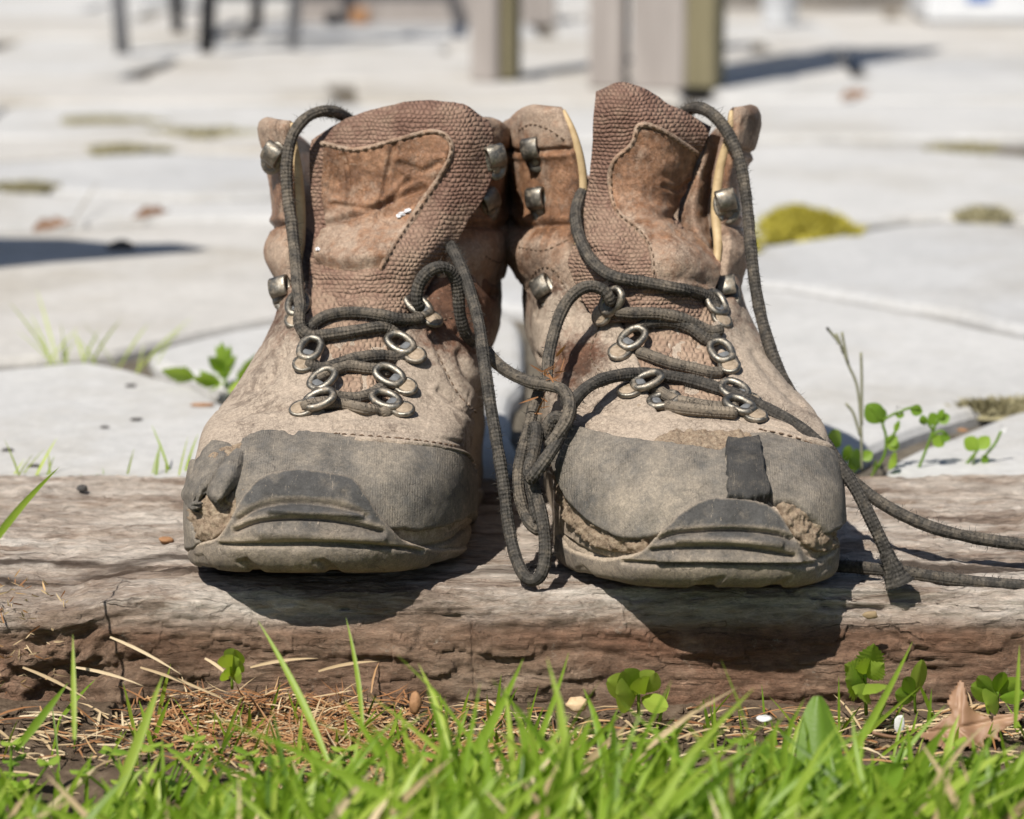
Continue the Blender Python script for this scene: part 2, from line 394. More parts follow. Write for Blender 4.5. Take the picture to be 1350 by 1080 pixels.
def lace(bv, pts, parent, name='lace', r=.0026, lift=.9, step=.0012, sm=4, dust=.35, fuzz=None, ends=True):
    P = []; last = 0.0
    for c in pts:
        if len(c) == 3: p = PY(*c)
        else:
            h = hit(bv, *c) if bv else None
            p = PY(c[0], c[1], last) if h is None else h[0] + (h[1] * .5 - raydir(*c) / np.linalg.norm(raydir(*c)) * .6) * r * lift
        P.append(p); last = p[1]
    p = resample(P, step)
    for _ in range(sm): p[1:-1] = (p[:-2] + 2 * p[1:-1] + p[2:]) / 4
    n = len(p); rad = r * (1 + .14 * fbm(np.stack([p[:, 0] * 130, p[:, 1] * 130, p[:, 2] * 130], 1), 3, 5))
    if ends: rad[0] *= .6; rad[-1] *= .6
    V, Fc, uv = tube(p, rad, 14)
    # the twist of the braid is pressed into the cord
    o = mesh_obj(name, V, Fc, M['lace'], parent, uv=uv, attr={'dust': np.full(len(V), dust)})
    if fuzz is not None: fuzz.append((p, rad))
    return o
def fuzz_part(paths, parent, dens=1500, L=.0036):
    V = []; Fc = []
    for p, rad in paths:
        T = np.gradient(p, axis=0); T /= np.linalg.norm(T, axis=1, keepdims=True)
        ln = np.linalg.norm(np.diff(p, axis=0), axis=1).sum(); n = int(ln * dens * 4)
        for _ in range(n):
            i = int(rng.integers(1, len(p) - 1)); t = T[i]; a = rng.normal(size=3); a -= t * (a @ t); a /= np.linalg.norm(a) + 1e-9
            b = p[i] + a * rad[i] * .9; l = L * rng.uniform(.3, 1.0) ** 1.6; d = a * rng.uniform(.3, 1) + t * rng.uniform(-1, 1) + rng.normal(size=3) * .3
            d /= np.linalg.norm(d); side = np.cross(d, a + rng.normal(size=3) * .2); side /= np.linalg.norm(side) + 1e-9; w = .0001
            k = len(V); e = b + d * l * .55; f = e + (d + rng.normal(size=3) * .5) * l * .45
            V += [b - side * w, b + side * w, e + side * w, e - side * w, f]; Fc += [(k, k + 1, k + 2, k + 3), (k + 3, k + 2, k + 4)]
    o = mesh_obj('lace_fuzz', np.array(V), Fc, M['lace'], parent, smoothing=False); o['kind'] = 'stuff'; return o

def frame_at(bv, px, py, dx, dy):
    h = hit(bv, px, py)
    if h is None: return None
    p, n = h; cn = n.copy(); k = 1
    for ox, oy in ((6, 0), (-6, 0), (0, 6), (0, -6), (9, 7), (-9, 7)):
        g = hit(bv, px + ox, py + oy)
        if g is not None and np.linalg.norm(g[0] - p) < .012: cn += g[1]; k += 1
    n = cn / np.linalg.norm(cn)
    a = CR * dx - CU * dy; a = a - n * (a @ n)
    # outward direction lies in the surface and shows as (dx, dy) in the picture
    d = raydir(px + dx * 10, py + dy * 10); t = ((p - CAM) @ n) / (d @ n); q = CAM + d * t - p
    if np.linalg.norm(q) < .05: a = q
    a = a / np.linalg.norm(a); b = np.cross(n, a)
    return p, n, a, b
def disc(c, n, a, b, ra, rb, h, k=20, dome=.3):
    V = []; Fc = []
    rings = [(1.0, 0), (1.0, h * .6), (.9, h), (.72, h * .92), (.66, h * (1 + dome * .4)), (.3, h * (1 + dome))]
    for s, z in rings:
        for j in range(k):
            t = 2 * math.pi * j / k; V.append(c + a * ra * s * math.cos(t) + b * rb * s * math.sin(t) + n * z)
    for i in range(len(rings) - 1):
        for j in range(k): Fc.append((i * k + j, i * k + (j + 1) % k, (i + 1) * k + (j + 1) % k, (i + 1) * k + j))
    Fc.append(tuple(range((len(rings) - 1) * k, len(rings) * k)))
    return V, Fc
def band_loop(path, wdir, w, th, k=12):
    """closed flattened band: an ellipse swept along a closed path"""
    p = np.asarray(path); n = len(p); T = np.roll(p, -1, 0) - np.roll(p, 1, 0); T /= np.linalg.norm(T, axis=1, keepdims=True); V = []; Fc = []
    for i in range(n):
        B = wdir - T[i] * (wdir @ T[i]); B /= np.linalg.norm(B); A = np.cross(T[i], B)
        for j in range(k):
            t = 2 * math.pi * j / k; V.append(p[i] + A * th * math.cos(t) + B * w * math.sin(t))
    for i in range(n):
        for j in range(k): Fc.append((i * k + j, i * k + (j + 1) % k, ((i + 1) % n) * k + (j + 1) % k, ((i + 1) % n) * k + j))
    return V, Fc
def lace_ring(bv, px, py, dx, dy, parent, sc=.86, lift=.14):
    fr = frame_at(bv, px, py, dx, dy)
    if fr is None: print('ring missed', px, py); return
    p, n, a, b = fr; s = .001 * sc
    pl = p + n * .0004
    mb = MB(); V, Fc = disc(pl + a * 5.8 * s, n, a, b, 6.6 * s, 5.6 * s, 1.9 * s, dome=-.3); mb.add(V, Fc)     # plate rim
    ring = []
    for i in range(40):
        t = 2 * math.pi * i / 40; ca, sb = math.cos(t), math.sin(t)
        u = -3.4 * s + 6.8 * s * ca; v = 4.7 * s * np.sign(sb) * abs(sb) ** .75
        ring.append(pl + a * u + b * v + n * ((2.3 * s) + lift * (2.8 * s - u)))
    nn = (n + a * lift); nn /= np.linalg.norm(nn)
    V, Fc = band_loop(ring, nn, 1.9 * s, 1.95 * s); mb.add(V, Fc)
    o = mb.build('lace_ring', M['metal'], parent)
    mb = MB(); V, Fc = disc(pl + a * 7.0 * s + n * 1.3 * s, n, a, b, 4.3 * s, 4.0 * s, .8 * s, dome=.4); mb.add(V, Fc); mb.build('rivet', M['rivet'], o)
    mb = MB()   # grey tongue of the clasp bent over the back bar
    tp = [pl + a * q * s + n * h * s for q, h in ((4.2, 1.3), (3.4, 2.3), (2.0, 3.3), (.2, 3.5), (-1.8, 3.0), (-2.6, 1.6))]
    tp = catmull(tp, 14); V = []; Fc = []
    for i, c in enumerate(tp):
        w = 2.9 * s * (1 - .2 * (i / 13)); V += [c - b * w, c - b * w * .85 + n * .3 * s, c + b * w * .85 + n * .3 * s, c + b * w]
    for i in range(13):
        for j in range(3): Fc.append((i * 4 + j, i * 4 + j + 1, i * 4 + 5 + j, i * 4 + 4 + j))
    mb.add(V, Fc); mb.build('clasp_tab', M['steel'], o)
    return o
def lace_hook(bv, px, py, dx, dy, parent, sc=1.0, face=.9):
    """speed hook: base plate and a strap that rises and curls back; (dx,dy) = where it opens"""
    fr = frame_at(bv, px, py, dx, dy)
    if fr is None: print('hook missed', px, py); return
    p, n, a, b = fr; s = .001 * sc; mb = MB()
    tc = CAM - p; tc /= np.linalg.norm(tc); n = n + tc * face; n /= np.linalg.norm(n); a = a - n * (a @ n); a /= np.linalg.norm(a); b = np.cross(n, a)
    V, Fc = disc(p - n * .0003 + a * 1.5 * s, n, a, b, 8.5 * s, 6.2 * s, 1.3 * s, dome=-.25); mb.add(V, Fc)
    pr = catmull([(5.0, .8), (1.0, 1.2), (-3.4, 1.5), (-5.6, 3.4), (-4.6, 5.6), (-1.6, 6.2), (1.6, 5.6), (3.4, 3.9)], 30); V = []; Fc = []
    for i, (q, h) in enumerate(pr):
        w = (4.7 - .5 * (i / 29)) * s; c = p + a * q * s + n * h * s
        tn = pr[min(i + 1, 29)] - pr[max(i - 1, 0)]; tn = tn / np.linalg.norm(tn); o2 = (a * -tn[1] + n * tn[0]) * .8 * s
        V += [c + b * w * kb + o2 * ko for kb, ko in ((-1, -.6), (-1, .6), (-.9, 1), (.9, 1), (1, .6), (1, -.6), (.9, -1), (-.9, -1))]
    for i in range(29):
        for j in range(8): Fc.append((i * 8 + j, i * 8 + (j + 1) % 8, (i + 1) * 8 + (j + 1) % 8, (i + 1) * 8 + j))
    Fc += [tuple(range(7, -1, -1)), tuple(range(29 * 8, 30 * 8))]
    mb.add(V, Fc); o = mb.build('lace_hook', M['metal'], parent)
    mb = MB(); V, Fc = disc(p + a * 4.6 * s + n * .7 * s, n, a, b, 2.2 * s, 2.2 * s, .9 * s, dome=.5); mb.add(V, Fc); mb.build('rivet', M['rivet'], o)
    return o
def stitches(bv, line, parent, gap=.0036, ln=.0021, r=.00033, lift=.0):
    mb = MB(); P = []
    for c in catmull(line, len(line) * 16):
        h = hit(bv, *c)
        if h is not None: P.append(np.r_[h[0] + h[1] * lift, h[1]])
    P = np.array(P); s = np.r_[0, np.cumsum(np.linalg.norm(np.diff(P[:, :3], axis=0), axis=1))]; q = 0
    while q + ln < s[-1]:
        a, b = [np.array([np.interp(x, s, P[:, k]) for k in range(6)]) for x in (q, q + ln)]
        if np.linalg.norm(a[:3] - b[:3]) < ln * 1.3:
            mid = (a[:3] + b[:3]) / 2 + a[3:] * r * 1.1
            V, Fc, uv = tube(catmull([a[:3], mid, b[:3]], 5), [r * .6, r, r * 1.1, r, r * .6], 6); mb.add(V, Fc)
        q += gap
    if mb.v:
        o = mb.build('stitching', M['thread'], parent); o['kind'] = 'stuff'

def collar_shell(keys, x0, slope, parent, mat, th=.0075, n=150, m=240):
    """keys rows: z, yf, yb, wl, wr, theta_left, theta_right, ym"""
    K = catmull(keys, n); z, yf, yb, wl, wr, tl, tr, ym = [K[:, k][:, None] for k in range(8)]
    q = np.linspace(0, 1, m)[None]
    a0 = np.radians(tr); a1 = 2 * math.pi - np.radians(tl)
    qq = q + .0 * z
    th_ = a0 + (a1 - a0) * (qq - .09 * np.sin(4 * math.pi * qq) / 1.0 * .35)
    st, ct = np.sin(th_), np.cos(th_); e = 2.3
    sx = np.sign(st) * np.abs(st) ** (2 / e); cy = np.sign(ct) * np.abs(ct) ** (2 / e)
    w = np.where(st < 0, wl, wr); y = np.where(ct > 0, ym - (ym - yf) * cy, ym - (yb - ym) * cy)
    x = x0 + slope * y + w * sx
    dip = .034 * smooth(.2, 1, -ct) * smooth(.125, .175, z) + .012 * smooth(-.5, .3, -ct) * smooth(.125, .175, z)
    S = np.stack([x, y, z - dip], -1); N = grid_normals(S); N = -N if (N[n // 2, m // 4, 0] < 0) else N
    px, py = proj(S)
    zz = S[..., 2] + .003 * np.sin(S[..., 1] * 60)
    rel = .0010 * fbm(S * 60, 4, 3) + .0005 * fbm(S * 200, 3, 9) - .0016 * np.exp(-((zz - .161) / .0011) ** 2) + .0008 * np.exp(-((zz - .1585) / .0014) ** 2) - .0018 * np.exp(-((zz - .126) / .0013) ** 2) + .0009 * np.exp(-((zz - .1295) / .0016) ** 2) + .0022 * np.exp(-((zz - .115) / .008) ** 2)
    ed = np.minimum(qq, 1 - qq) * .34; t1 = np.sqrt(np.clip(1 - (1 - np.clip(ed / (th * .55), 0, 1)) ** 2, 0, 1))
    top = (z[-1] - z) ; t2 = np.sqrt(np.clip(1 - (1 - np.clip(top / (th * .6), 0, 1)) ** 2, 0, 1))
    T = (th / 2 * t1 * t2)
    O = S + N * (T + rel)[..., None]; I = S - N * (T)[..., None]
    V = np.concatenate([O.reshape(-1, 3), I[::-1].reshape(-1, 3)])
    nn = 2 * n; Fc = grid_faces(nn, m)
    OI = np.concatenate([O, I[::-1]]); zo = OI[..., 2]; d = np.clip(.18 + .45 * smooth(.158, .166, zo) + .4 * smooth(.128, .118, zo) + .55 * fbm(OI * 45, 4, 2), 0, 1).reshape(-1)
    o = mesh_obj('collar', V, Fc, mat, parent, attr={'dust': d}); o['_bvh'] = 1
    return o, S, N, T

def build_boot(side, empt_loc, label):
    L = side == 'L'
    root = empty('hiking_boot', empt_loc, label, 'boot', 'pair of worn hiking boots')
    if L:
        x0, sl = -.0771, .158
        keys = [(-.043, .0140, .226, .000, .047, .048, .012, 5, 2.4), (-.0615, .0165, .234, .001, .0516, .0547, .012, 5, 2.5),
                (-.0635, .0245, .236, .012, .0520, .0550, .012, 4, 2.6), (-.062, .0325, .235, .022, .0522, .0550, .012, 3, 2.6),
                (-.055, .0435, .234, .040, .0522, .0545, .015, 2, 2.5), (-.038, .053, .232, .055, .0510, .0535, .020, 1, 2.4),
                (-.018, .0585, .230, .066, .0485, .0520, .035, 1, 2.3), (-.003, .064, .229, .074, .0465, .0515, .060, 1, 2.2),
                (.0276, .0823, .226, .090, .0400, .0500, .090, 1, 2.1), (.044, .097, .224, .104, .0385, .0475, .110, 1, 2.1),
                (.072, .112, .224, .118, .0430, .0455, .130, 1, 2.2), (.098, .128, .226, .130, .0455, .0465, .140, 1, 2.3)]
    else:
        x0, sl = .0749, -.142
        keys = [(-.055, .0130, .226, .000, .049, .049, .002, 5, 2.4), (-.0755, .0145, .234, .001, .0549, .0519, .002, 5, 2.5),
                (-.0775, .0235, .236, .012, .0552, .0522, .002, 4, 2.6), (-.076, .031, .235, .022, .0552, .0525, .002, 3, 2.6),
                (-.069, .042, .234, .040, .0548, .0530, .005, 2, 2.5), (-.053, .053, .232, .055, .0535, .0538, .015, 1, 2.4),
                (-.031, .0588, .230, .066, .0525, .0525, .030, 1, 2.3), (-.008, .066, .229, .074, .0515, .0480, .055, 1, 2.2),
                (.0276, .0830, .226, .090, .0500, .0415, .090, 1, 2.1), (.044, .097, .224, .104, .049, .0390, .110, 1, 2.1),
                (.072, .112, .224, .118, .0475, .0415, .130, 1, 2.2), (.098, .128, .226, .130, .048, .0435, .140, 1, 2.3)]
    sf = loft(keys, x0, sl); X, Y, S = sf.X, sf.Y, sf.S; kr = sf.krow
    zz = S[..., 2]
    P3 = S * 1.0
    # ---------------------------------------------------------------- upper
    if L:
        throat = spoly([(428, 546), (470, 541), (508, 552), (516, 522), (522, 482), (534, 440), (548, 395), (400, 395), (403, 440), (412, 480), (418, 522)], 120)
        creases = [([(600, 470), (612, 500), (640, 520)], 5, .0016), ([(575, 520), (610, 545), (640, 552)], 4, .0012), ([(300, 560), (360, 545), (420, 552)], 4, .0006),
                   ([(440, 560), (500, 556), (560, 566)], 3, .0005), ([(600, 440), (625, 470), (660, 475)], 6, .0018), ([(380, 470), (365, 500), (340, 520)], 5, .0009),
                   ([(615, 350), (640, 385), (668, 390)], 4, .002), ([(562, 438), (578, 480), (600, 522), (626, 548)], 2.5, .0009), ([(440, 569), (500, 573), (560, 579), (606, 585)], 2.2, .0008)]
    else:
        throat = spoly([(868, 546), (905, 541), (950, 546), (978, 541), (955, 490), (938, 440), (936, 390), (795, 390), (822, 430), (840, 470), (852, 512)], 120)
        creases = [([(700, 470), (760, 480), (800, 470)], 5, .0010), ([(760, 540), (800, 552), (850, 560)], 4, .0007), ([(690, 380), (720, 345), (745, 380), (760, 420), (735, 480)], 3, .0016),
                   ([(990, 470), (1020, 510), (1060, 540)], 5, .0008), ([(850, 560), (930, 556), (1000, 562)], 3, .0005), ([(720, 520), (760, 515), (800, 505)], 4, .0006), ([(754, 400), (741, 440), (746, 478)], 2.5, .0010), ([(794, 430), (782, 470), (804, 500)], 2.5, .0008), ([(1000, 563), (1040, 571), (1080, 585)], 2.2, .0008)]
    sdt = -sd_poly(X, Y, throat) + 2.5 * n2(X, Y, .05, 3, 4)
    off = .0022 * smooth(-4, 4, sdt) * np.where(Y < 700, 1, 1) + .0010 * n2(X, Y, .012, 3, 1) + .0005 * n2(X, Y, .05, 4, 2)
    rgn = ridge(np.stack([X * .022 + .4 * n2(X, Y, .02, 2, 8), Y * .034, 0 * X], -1), 3, 21)
    off = off - .0005 * smooth(.45, .95, rgn) * smooth(600, 520, Y)
    for pts, w, dpt in creases:
        dl = sd_line(X, Y, pts, 20); off -= dpt * np.exp(-(dl / w) ** 2); off += dpt * .5 * np.exp(-((dl - w * 2) / (w * 1.3)) ** 2)
    off *= smooth(kr[0], kr[3], np.arange(sf.nu))[:, None]
    off *= 1 - .45 * smooth(560, 600, Y)
    off = np.where(sdt < 0, -.0015, off)
    off -= .012 * smooth(425, 385, Y) * (smooth(385, 405, X) * smooth(575, 550, X) if L else smooth(745, 765, X) * smooth(965, 945, X))
    dust = np.clip(1.0 - smooth(.060, .112, zz) * .72 + .5 * n2(X, Y, .012, 4, 6) - (.6 * np.exp(-((X - 600) / 55) ** 2 - ((Y - 430) / 50) ** 2) if L else .75 * np.exp(-((X - 765) / 50) ** 2 - ((Y - 475) / 38) ** 2)), 0, 1.2)
    upper = sheet('upper', sf, off, M['leather'], root, rows=(int(kr[2]), sf.nu), dust=dust)
    # throat lining (tongue foot seen between the lacing)
    off2 = -.0009 + .0011 * n2(X, Y, .06, 4, 7) - .0016 * smooth(.5, .95, ridge(np.stack([X * .03, Y * .03, 0 * X], -1), 3, 5))
    tl = sheet('tongue_foot', sf, off2, M['knit'], root, sd=sd_poly(X, Y, throat), margin=14, dust=.62 + .3 * n2(X, Y, .03, 3, 3))
    # ---------------------------------------------------------------- sole with its tread nicks
    o_s = np.zeros_like(X) + .0012
    rowi = np.arange(sf.nu)[:, None] + 0 * X
    o_s *= smooth(kr[3] + 2, kr[3] - 3, rowi)
    if L: nicks = [[(318, 733), (332, 730), (352, 744), (338, 748)], [(412, 733), (425, 731), (462, 747), (445, 750)], [(275, 728), (262, 730), (268, 745), (290, 744)], [(560, 735), (590, 722), (604, 735), (575, 748)]]
    else: nicks = [[(765, 745), (775, 742), (800, 764), (785, 766)], [(905, 762), (930, 755), (955, 752), (935, 768)], [(1000, 762), (1035, 752), (1030, 762), (1010, 768)], [(1062, 742), (1085, 730), (1090, 745), (1070, 755)]]
    for nk in nicks: o_s -= .0016 * smooth(-1.5, 2.5, sd_poly(X, Y, nk))
    groove = [(500, 712), (545, 722), (590, 712), (625, 695), (700, 690), (800, 688)] if L else [(740, 700), (760, 716), (800, 735), (840, 738), (1050, 722), (1080, 718), (1110, 705), (1200, 700)]
    o_s -= .0016 * np.exp(-(sd_line(X, Y, groove, 60) / 2.2) ** 2)
    o_s += .0007 * n2(X, Y, .03, 4, 12) + .0003 * n2(X, Y, .12, 3, 13)
    sole_d = .55 + .45 * n2(X, Y, .02, 4, 14)
    sole = sheet('sole', sf, o_s, M['rubber'], root, rows=(0, int(kr[3]) + 5), dust=sole_d)
    ringv = (S[0] + sf.N[0] * o_s[0][:, None])
    V = np.vstack([ringv, ringv.mean(0, keepdims=True)]); k = len(ringv)
    mesh_obj('sole_bottom', V, [(i, k, i + 1) for i in range(k - 1)], M['rubber'], root, attr={'dust': np.full(k + 1, .6)})
    # ---------------------------------------------------------------- exposed foam, toe cap pieces, bumper
    lump = .0014 * n2(X, Y, .11, 4, 30) + .001 * np.abs(n2(X, Y, .25, 3, 31))
    if L:
        bump_poly = [(235, 780), (240, 735), (256, 722), (270, 714), (292, 706), (308, 692), (318, 674), (332, 655), (348, 643), (375, 636), (405, 634), (440, 638), (462, 643), (478, 660), (497, 688), (522, 708), (552, 719), (590, 722), (640, 716), (700, 715), (700, 780)]
    else:
        bump_poly = [(720, 795), (726, 712), (742, 708), (756, 722), (800, 734), (836, 729), (860, 718), (880, 700), (900, 682), (922, 670), (952, 666), (1000, 671), (1022, 684), (1036, 706), (1054, 728), (1076, 736), (1092, 726), (1110, 712), (1180, 708), (1180, 795)]
    jag = 1.6 * n2(X, Y, .16, 3, 33) + 2.2 * n2(X, Y, .05, 2, 34)
    bsd = sd_poly(X, Y, spoly(bump_poly, 160)) + jag * .35
    def piece(name, poly, thick, ew, mat, rel=0.0, dust=.4, under=.002, ragged=1.0, sm=90):
        sd = sd_poly(X, Y, spoly(poly, sm) if sm else poly) + jag * ragged
        po = panel_off(sd, thick, ew, under) + np.where(sd > 0, rel, 0); po = np.where(bsd > 5, np.minimum(po, .0008), po)
        return sheet(name, sf, po, mat, root, sd=sd, dust=dust)
    cd = .40 + .45 * n2(X, Y, .018, 4, 40) + .25 * smooth(0, 1, n2(X, Y, .06, 3, 41))
    if L:
        piece('exposed_foam', [(256, 650), (290, 600), (330, 592), (332, 650), (304, 700), (272, 714), (256, 690)], .0026, 4, M['foam'], rel=lump * 1.7, dust=.9, under=.003)
        piece('toe_cap', [(319, 585), (352, 574), (375, 575), (386, 581), (398, 575), (440, 580), (480, 585), (540, 591), (590, 594), (616, 604), (640, 620), (680, 640), (800, 650), (900, 690), (700, 690), (640, 684), (612, 682), (560, 698), (520, 699), (480, 705), (380, 705), (322, 690), (312, 650), (314, 615)], .0040, 5, M['cap'],
              rel=.0005 * n2(X, Y, .03, 3, 42) + .0016 * np.exp(-(((X - 570) / 60) ** 2 + ((Y - 650) / 45) ** 2)), dust=cd)
        piece('toe_cap_flank', [(150, 600), (240, 606), (262, 612), (260, 650), (262, 690), (270, 716), (240, 726), (150, 726)], .0034, 4, M['cap'], dust=.55)
        piece('vamp_edge', [(470, 587), (540, 590), (600, 594), (622, 606), (640, 625), (634, 628), (612, 606), (590, 600), (540, 597), (470, 593)], .0050, 2.5, M['leather'], dust=.7, ragged=.7)
        grooves = [([(322, 688), (345, 675), (385, 669), (430, 671), (462, 678), (474, 684)], 3.4, .0020), ([(318, 700), (350, 691), (400, 688), (450, 692), (492, 700)], 2.2, .0026), ([(300, 714), (350, 713), (444, 712), (500, 716), (545, 724)], 2.2, .0026)]
        ridges = [((360, 679), (470, 684), 3.5), ((350, 702), (490, 706), 5)]
    else:
        piece('exposed_foam', [(716, 585), (742, 585), (770, 650), (800, 690), (852, 700), (856, 728), (800, 724), (765, 700), (738, 660), (722, 630)], .0030, 4, M['foam'], rel=lump * 1.7, dust=.9, under=.003)
        piece('exposed_foam', [(850, 598), (872, 581), (905, 574), (960, 574), (992, 582), (996, 606), (950, 612), (900, 606)], .0032, 4, M['foam'], rel=lump * 1.2, dust=.9, under=.003)
        piece('exposed_foam', [(1020, 668), (1040, 668), (1092, 700), (1098, 722), (1072, 726), (1040, 705)], .0030, 4, M['foam'], rel=lump * 1.5, dust=.9, under=.003)
        piece('toe_cap', [(733, 558), (752, 566), (800, 583), (850, 594), (900, 600), (946, 606), (962, 606), (966, 690), (900, 705), (850, 713), (815, 706), (782, 684), (757, 648), (740, 604)], .0062, 5, M['cap'], rel=.0005 * n2(X, Y, .03, 3, 42) + .0014 * smooth(800, 735, X), dust=cd, ragged=.6, sm=140)
        piece('toe_cap_flank', [(985, 580), (1015, 580), (1050, 590), (1085, 598), (1130, 610), (1200, 640), (1300, 680), (1130, 690), (1096, 700), (1080, 706), (1062, 690), (1040, 672), (1015, 668), (1003, 640)], .0050, 6, M['cap'], rel=.0006 * n2(X, Y, .03, 3, 43), dust=cd, ragged=.7, sm=140)
        piece('rubber_strip', [(955, 596), (975, 600), (999, 597), (1006, 630), (1013, 668), (985, 672), (955, 670), (955, 630)], .0086, 3, M['dark_rubber'], rel=.0003 * n2(X, Y, .1, 3, 44), dust=.05, ragged=1.3, sm=0)
        piece('vamp_edge', [(1010, 574), (1050, 586), (1080, 594), (1084, 600), (1050, 593), (1005, 582)], .0056, 2.5, M['leather'], dust=.8, ragged=.8)
        grooves = [([(876, 712), (900, 706), (960, 703), (1010, 707), (1034, 713)], 2.6, .0024), ([(868, 722), (920, 720), (980, 721), (1035, 728)], 2.2, .0028), ([(832, 738), (900, 738), (980, 738), (1050, 741), (1075, 738)], 2.2, .0026)]
        ridges = [((900, 713), (1020, 717), 4), ((880, 730), (1040, 733), 5)]
    rel = .0006 * n2(X, Y, .03, 3, 50) + .0003 * n2(X, Y, .1, 3, 51)
    for pts, w, dpt in grooves: rel -= 1.5 * dpt * np.exp(-(sd_line(X, Y, pts, 40) / w) ** 2)
    for a, b, w in ridges: rel += .0024 * np.exp(-(sd_line(X, Y, [a, b]) / w) ** 2)
    for nk in nicks: rel -= .0022 * smooth(-1.5, 2.5, sd_poly(X, Y, nk))
    gd = np.zeros_like(X)
    for pts, w, dpt in grooves: gd += .7 * np.exp(-(sd_line(X, Y, np.array(pts) + [0, -3], 40) / 3.5) ** 2)
    by = (Y - 636) / 110 if L else (Y - 668) / 105
    # the lowest edge rolls under
    arch = (smooth(262, 335, X) * smooth(585, 500, X) if L else smooth(790, 880, X) * smooth(1092, 1035, X)) * (smooth(752, 722, Y) if L else smooth(772, 742, Y))
    o_b = panel_off(bsd, 1.0, 3, 0.0) * (.0026 + .0052 * arch) - .003 * np.clip(-bsd / 1.5, 0, 1) + np.where(bsd > 0, rel * (.35 + .65 * arch), 0)
    o_b = np.where(o_b > .0012, .0012 + (o_b - .0012) * smooth(kr[0] + 1, kr[1] + 3, rowi), o_b)
    sheet('toe_bumper', sf, o_b, M['bumper'], root, sd=bsd, dust=.02 + .5 * smooth(.3, .8, by) + gd * .8 + .3 * n2(X, Y, .025, 3, 52) + .7 * smooth(6, 1, bsd), rows=(3, sf.nu))
    if L:   # two curled strips torn off the cap, standing off the toe
        hb = bvh_of([upper, sole])
        def PH(px, py, lift):
            for k in range(40):
                h = hit(hb, px + k * 2, py)
                if h is not None: break
            d = raydir(px, py); d = d / np.linalg.norm(d); return PY(px, py, h[0][1]) - d * lift
        for ctrl in ([[(262, 600, .0), (280, 581, .002), (300, 583, .003), (309, 592, .001)], [(252, 616, .001), (268, 600, .005), (290, 602, .006), (300, 611, .002)], [(244, 636, .002), (256, 622, .008), (276, 624, .009), (287, 634, .003)], [(239, 652, .002), (248, 646, .010), (262, 648, .010), (270, 652, .005)], [(244, 664, .003), (250, 670, .008), (257, 675, .008), (262, 664, .004)]],
                     [[(302, 600, .003), (311, 591, .005), (322, 587, .005), (327, 595, .003)], [(287, 618, .004), (298, 607, .010), (314, 606, .010), (322, 615, .004)], [(275, 636, .004), (286, 629, .013), (303, 630, .013), (314, 637, .004)], [(271, 650, .005), (280, 652, .013), (293, 653, .012), (305, 649, .004)], [(275, 657, .005), (282, 662, .010), (289, 661, .010), (295, 656, .005)]]):
            p2 = surf_of([[PH(*c) for c in row] for row in ctrl], 60, 50)
            o = sheet('torn_flap', p2, .0005 * n2(p2.X, p2.Y, .1, 3, 60), M['cap'], root, dust=.25 + .4 * n2(p2.X, p2.Y, .04, 3, 61))
            md = o.modifiers.new('thickness', 'SOLIDIFY'); md.thickness = .0022; md.offset = -1
    else:   # leather gusset folded between tongue and collar
        gs = patch([[(922, 192, .110), (936, 178, .108), (950, 180, .118)], [(908, 235, .104), (924, 228, .096), (940, 232, .112)], [(893, 282, .098), (914, 280, .088), (934, 290, .100)], [(904, 318, .086), (924, 322, .076), (942, 334, .086)]], 60, 40)
        sheet('gusset', gs, .0010 * n2(gs.X, gs.Y, .06, 3, 5), M['leather_red'], root, dust=.35)
    # ---------------------------------------------------------------- collar
    if L: ck = [(.098, .064, .222, .0400, .0470, 34, 34, .13), (.112, .070, .222, .0470, .0490, 36, 34, .135), (.122, .076, .223, .0475, .0500, 36, 34, .14), (.135, .082, .226, .0475, .0480, 38, 34, .14),
                (.152, .085, .230, .0505, .0495, 37, 36, .14), (.166, .086, .233, .0535, .0525, 37, 40, .14), (.1745, .086, .234, .0545, .0530, 37, 44, .14)]
    else: ck = [(.098, .064, .222, .0490, .0400, 34, 34, .13), (.112, .070, .222, .0540, .0435, 36, 34, .135), (.122, .076, .223, .0520, .0450, 38, 36, .14), (.135, .082, .226, .0500, .0435, 36, 38, .14),
                (.152, .086, .230, .0520, .0460, 34, 39, .14), (.168, .086, .233, .0540, .0510, 37, 40, .14), (.180, .088, .234, .0535, .0520, 44, 41, .14)]
    collar, CS, CN, CT = collar_shell(ck, x0, sl, root, M['leather_red'])
    for j in (0, -1):       # beige lining edge down both front edges
        e = CS[14:-3, j] - CN[14:-3, j] * .0008
        e = resample(e, .0025); tpr = np.clip(np.sin(np.linspace(.04, .985, len(e)) * math.pi), 0, 1) ** .35
        V, Fc, uv = tube(e, .0023 * tpr, 12); mesh_obj('lining_edge', V, Fc, M['lining'], collar)
    # ---------------------------------------------------------------- tongue
    if L:
        ctrl = [[(414, 186, .128), (470, 158, .120), (540, 143, .116), (604, 144, .116), (636, 162, .126)], [(410, 184, .108), (470, 152, .098), (541, 136, .093), (606, 137, .093), (645, 160, .102)], [(407, 206, .100), (470, 190, .089), (545, 176, .083), (612, 178, .082), (652, 196, .094)],
                [(410, 252, .096), (470, 246, .088), (540, 240, .083), (598, 240, .078), (642, 250, .088)], [(416, 300, .090), (466, 298, .082), (522, 294, .075), (572, 292, .069), (612, 300, .079)],
                [(410, 348, .078), (450, 343, .066), (502, 338, .058), (552, 340, .058), (588, 345, .073)], [(403, 395, .068), (440, 390, .056), (490, 386, .051), (530, 386, .053), (560, 386, .066)],
                [(400, 436, .058), (435, 430, .0455), (480, 427, .041), (520, 424, .0425), (545, 420, .054)]]
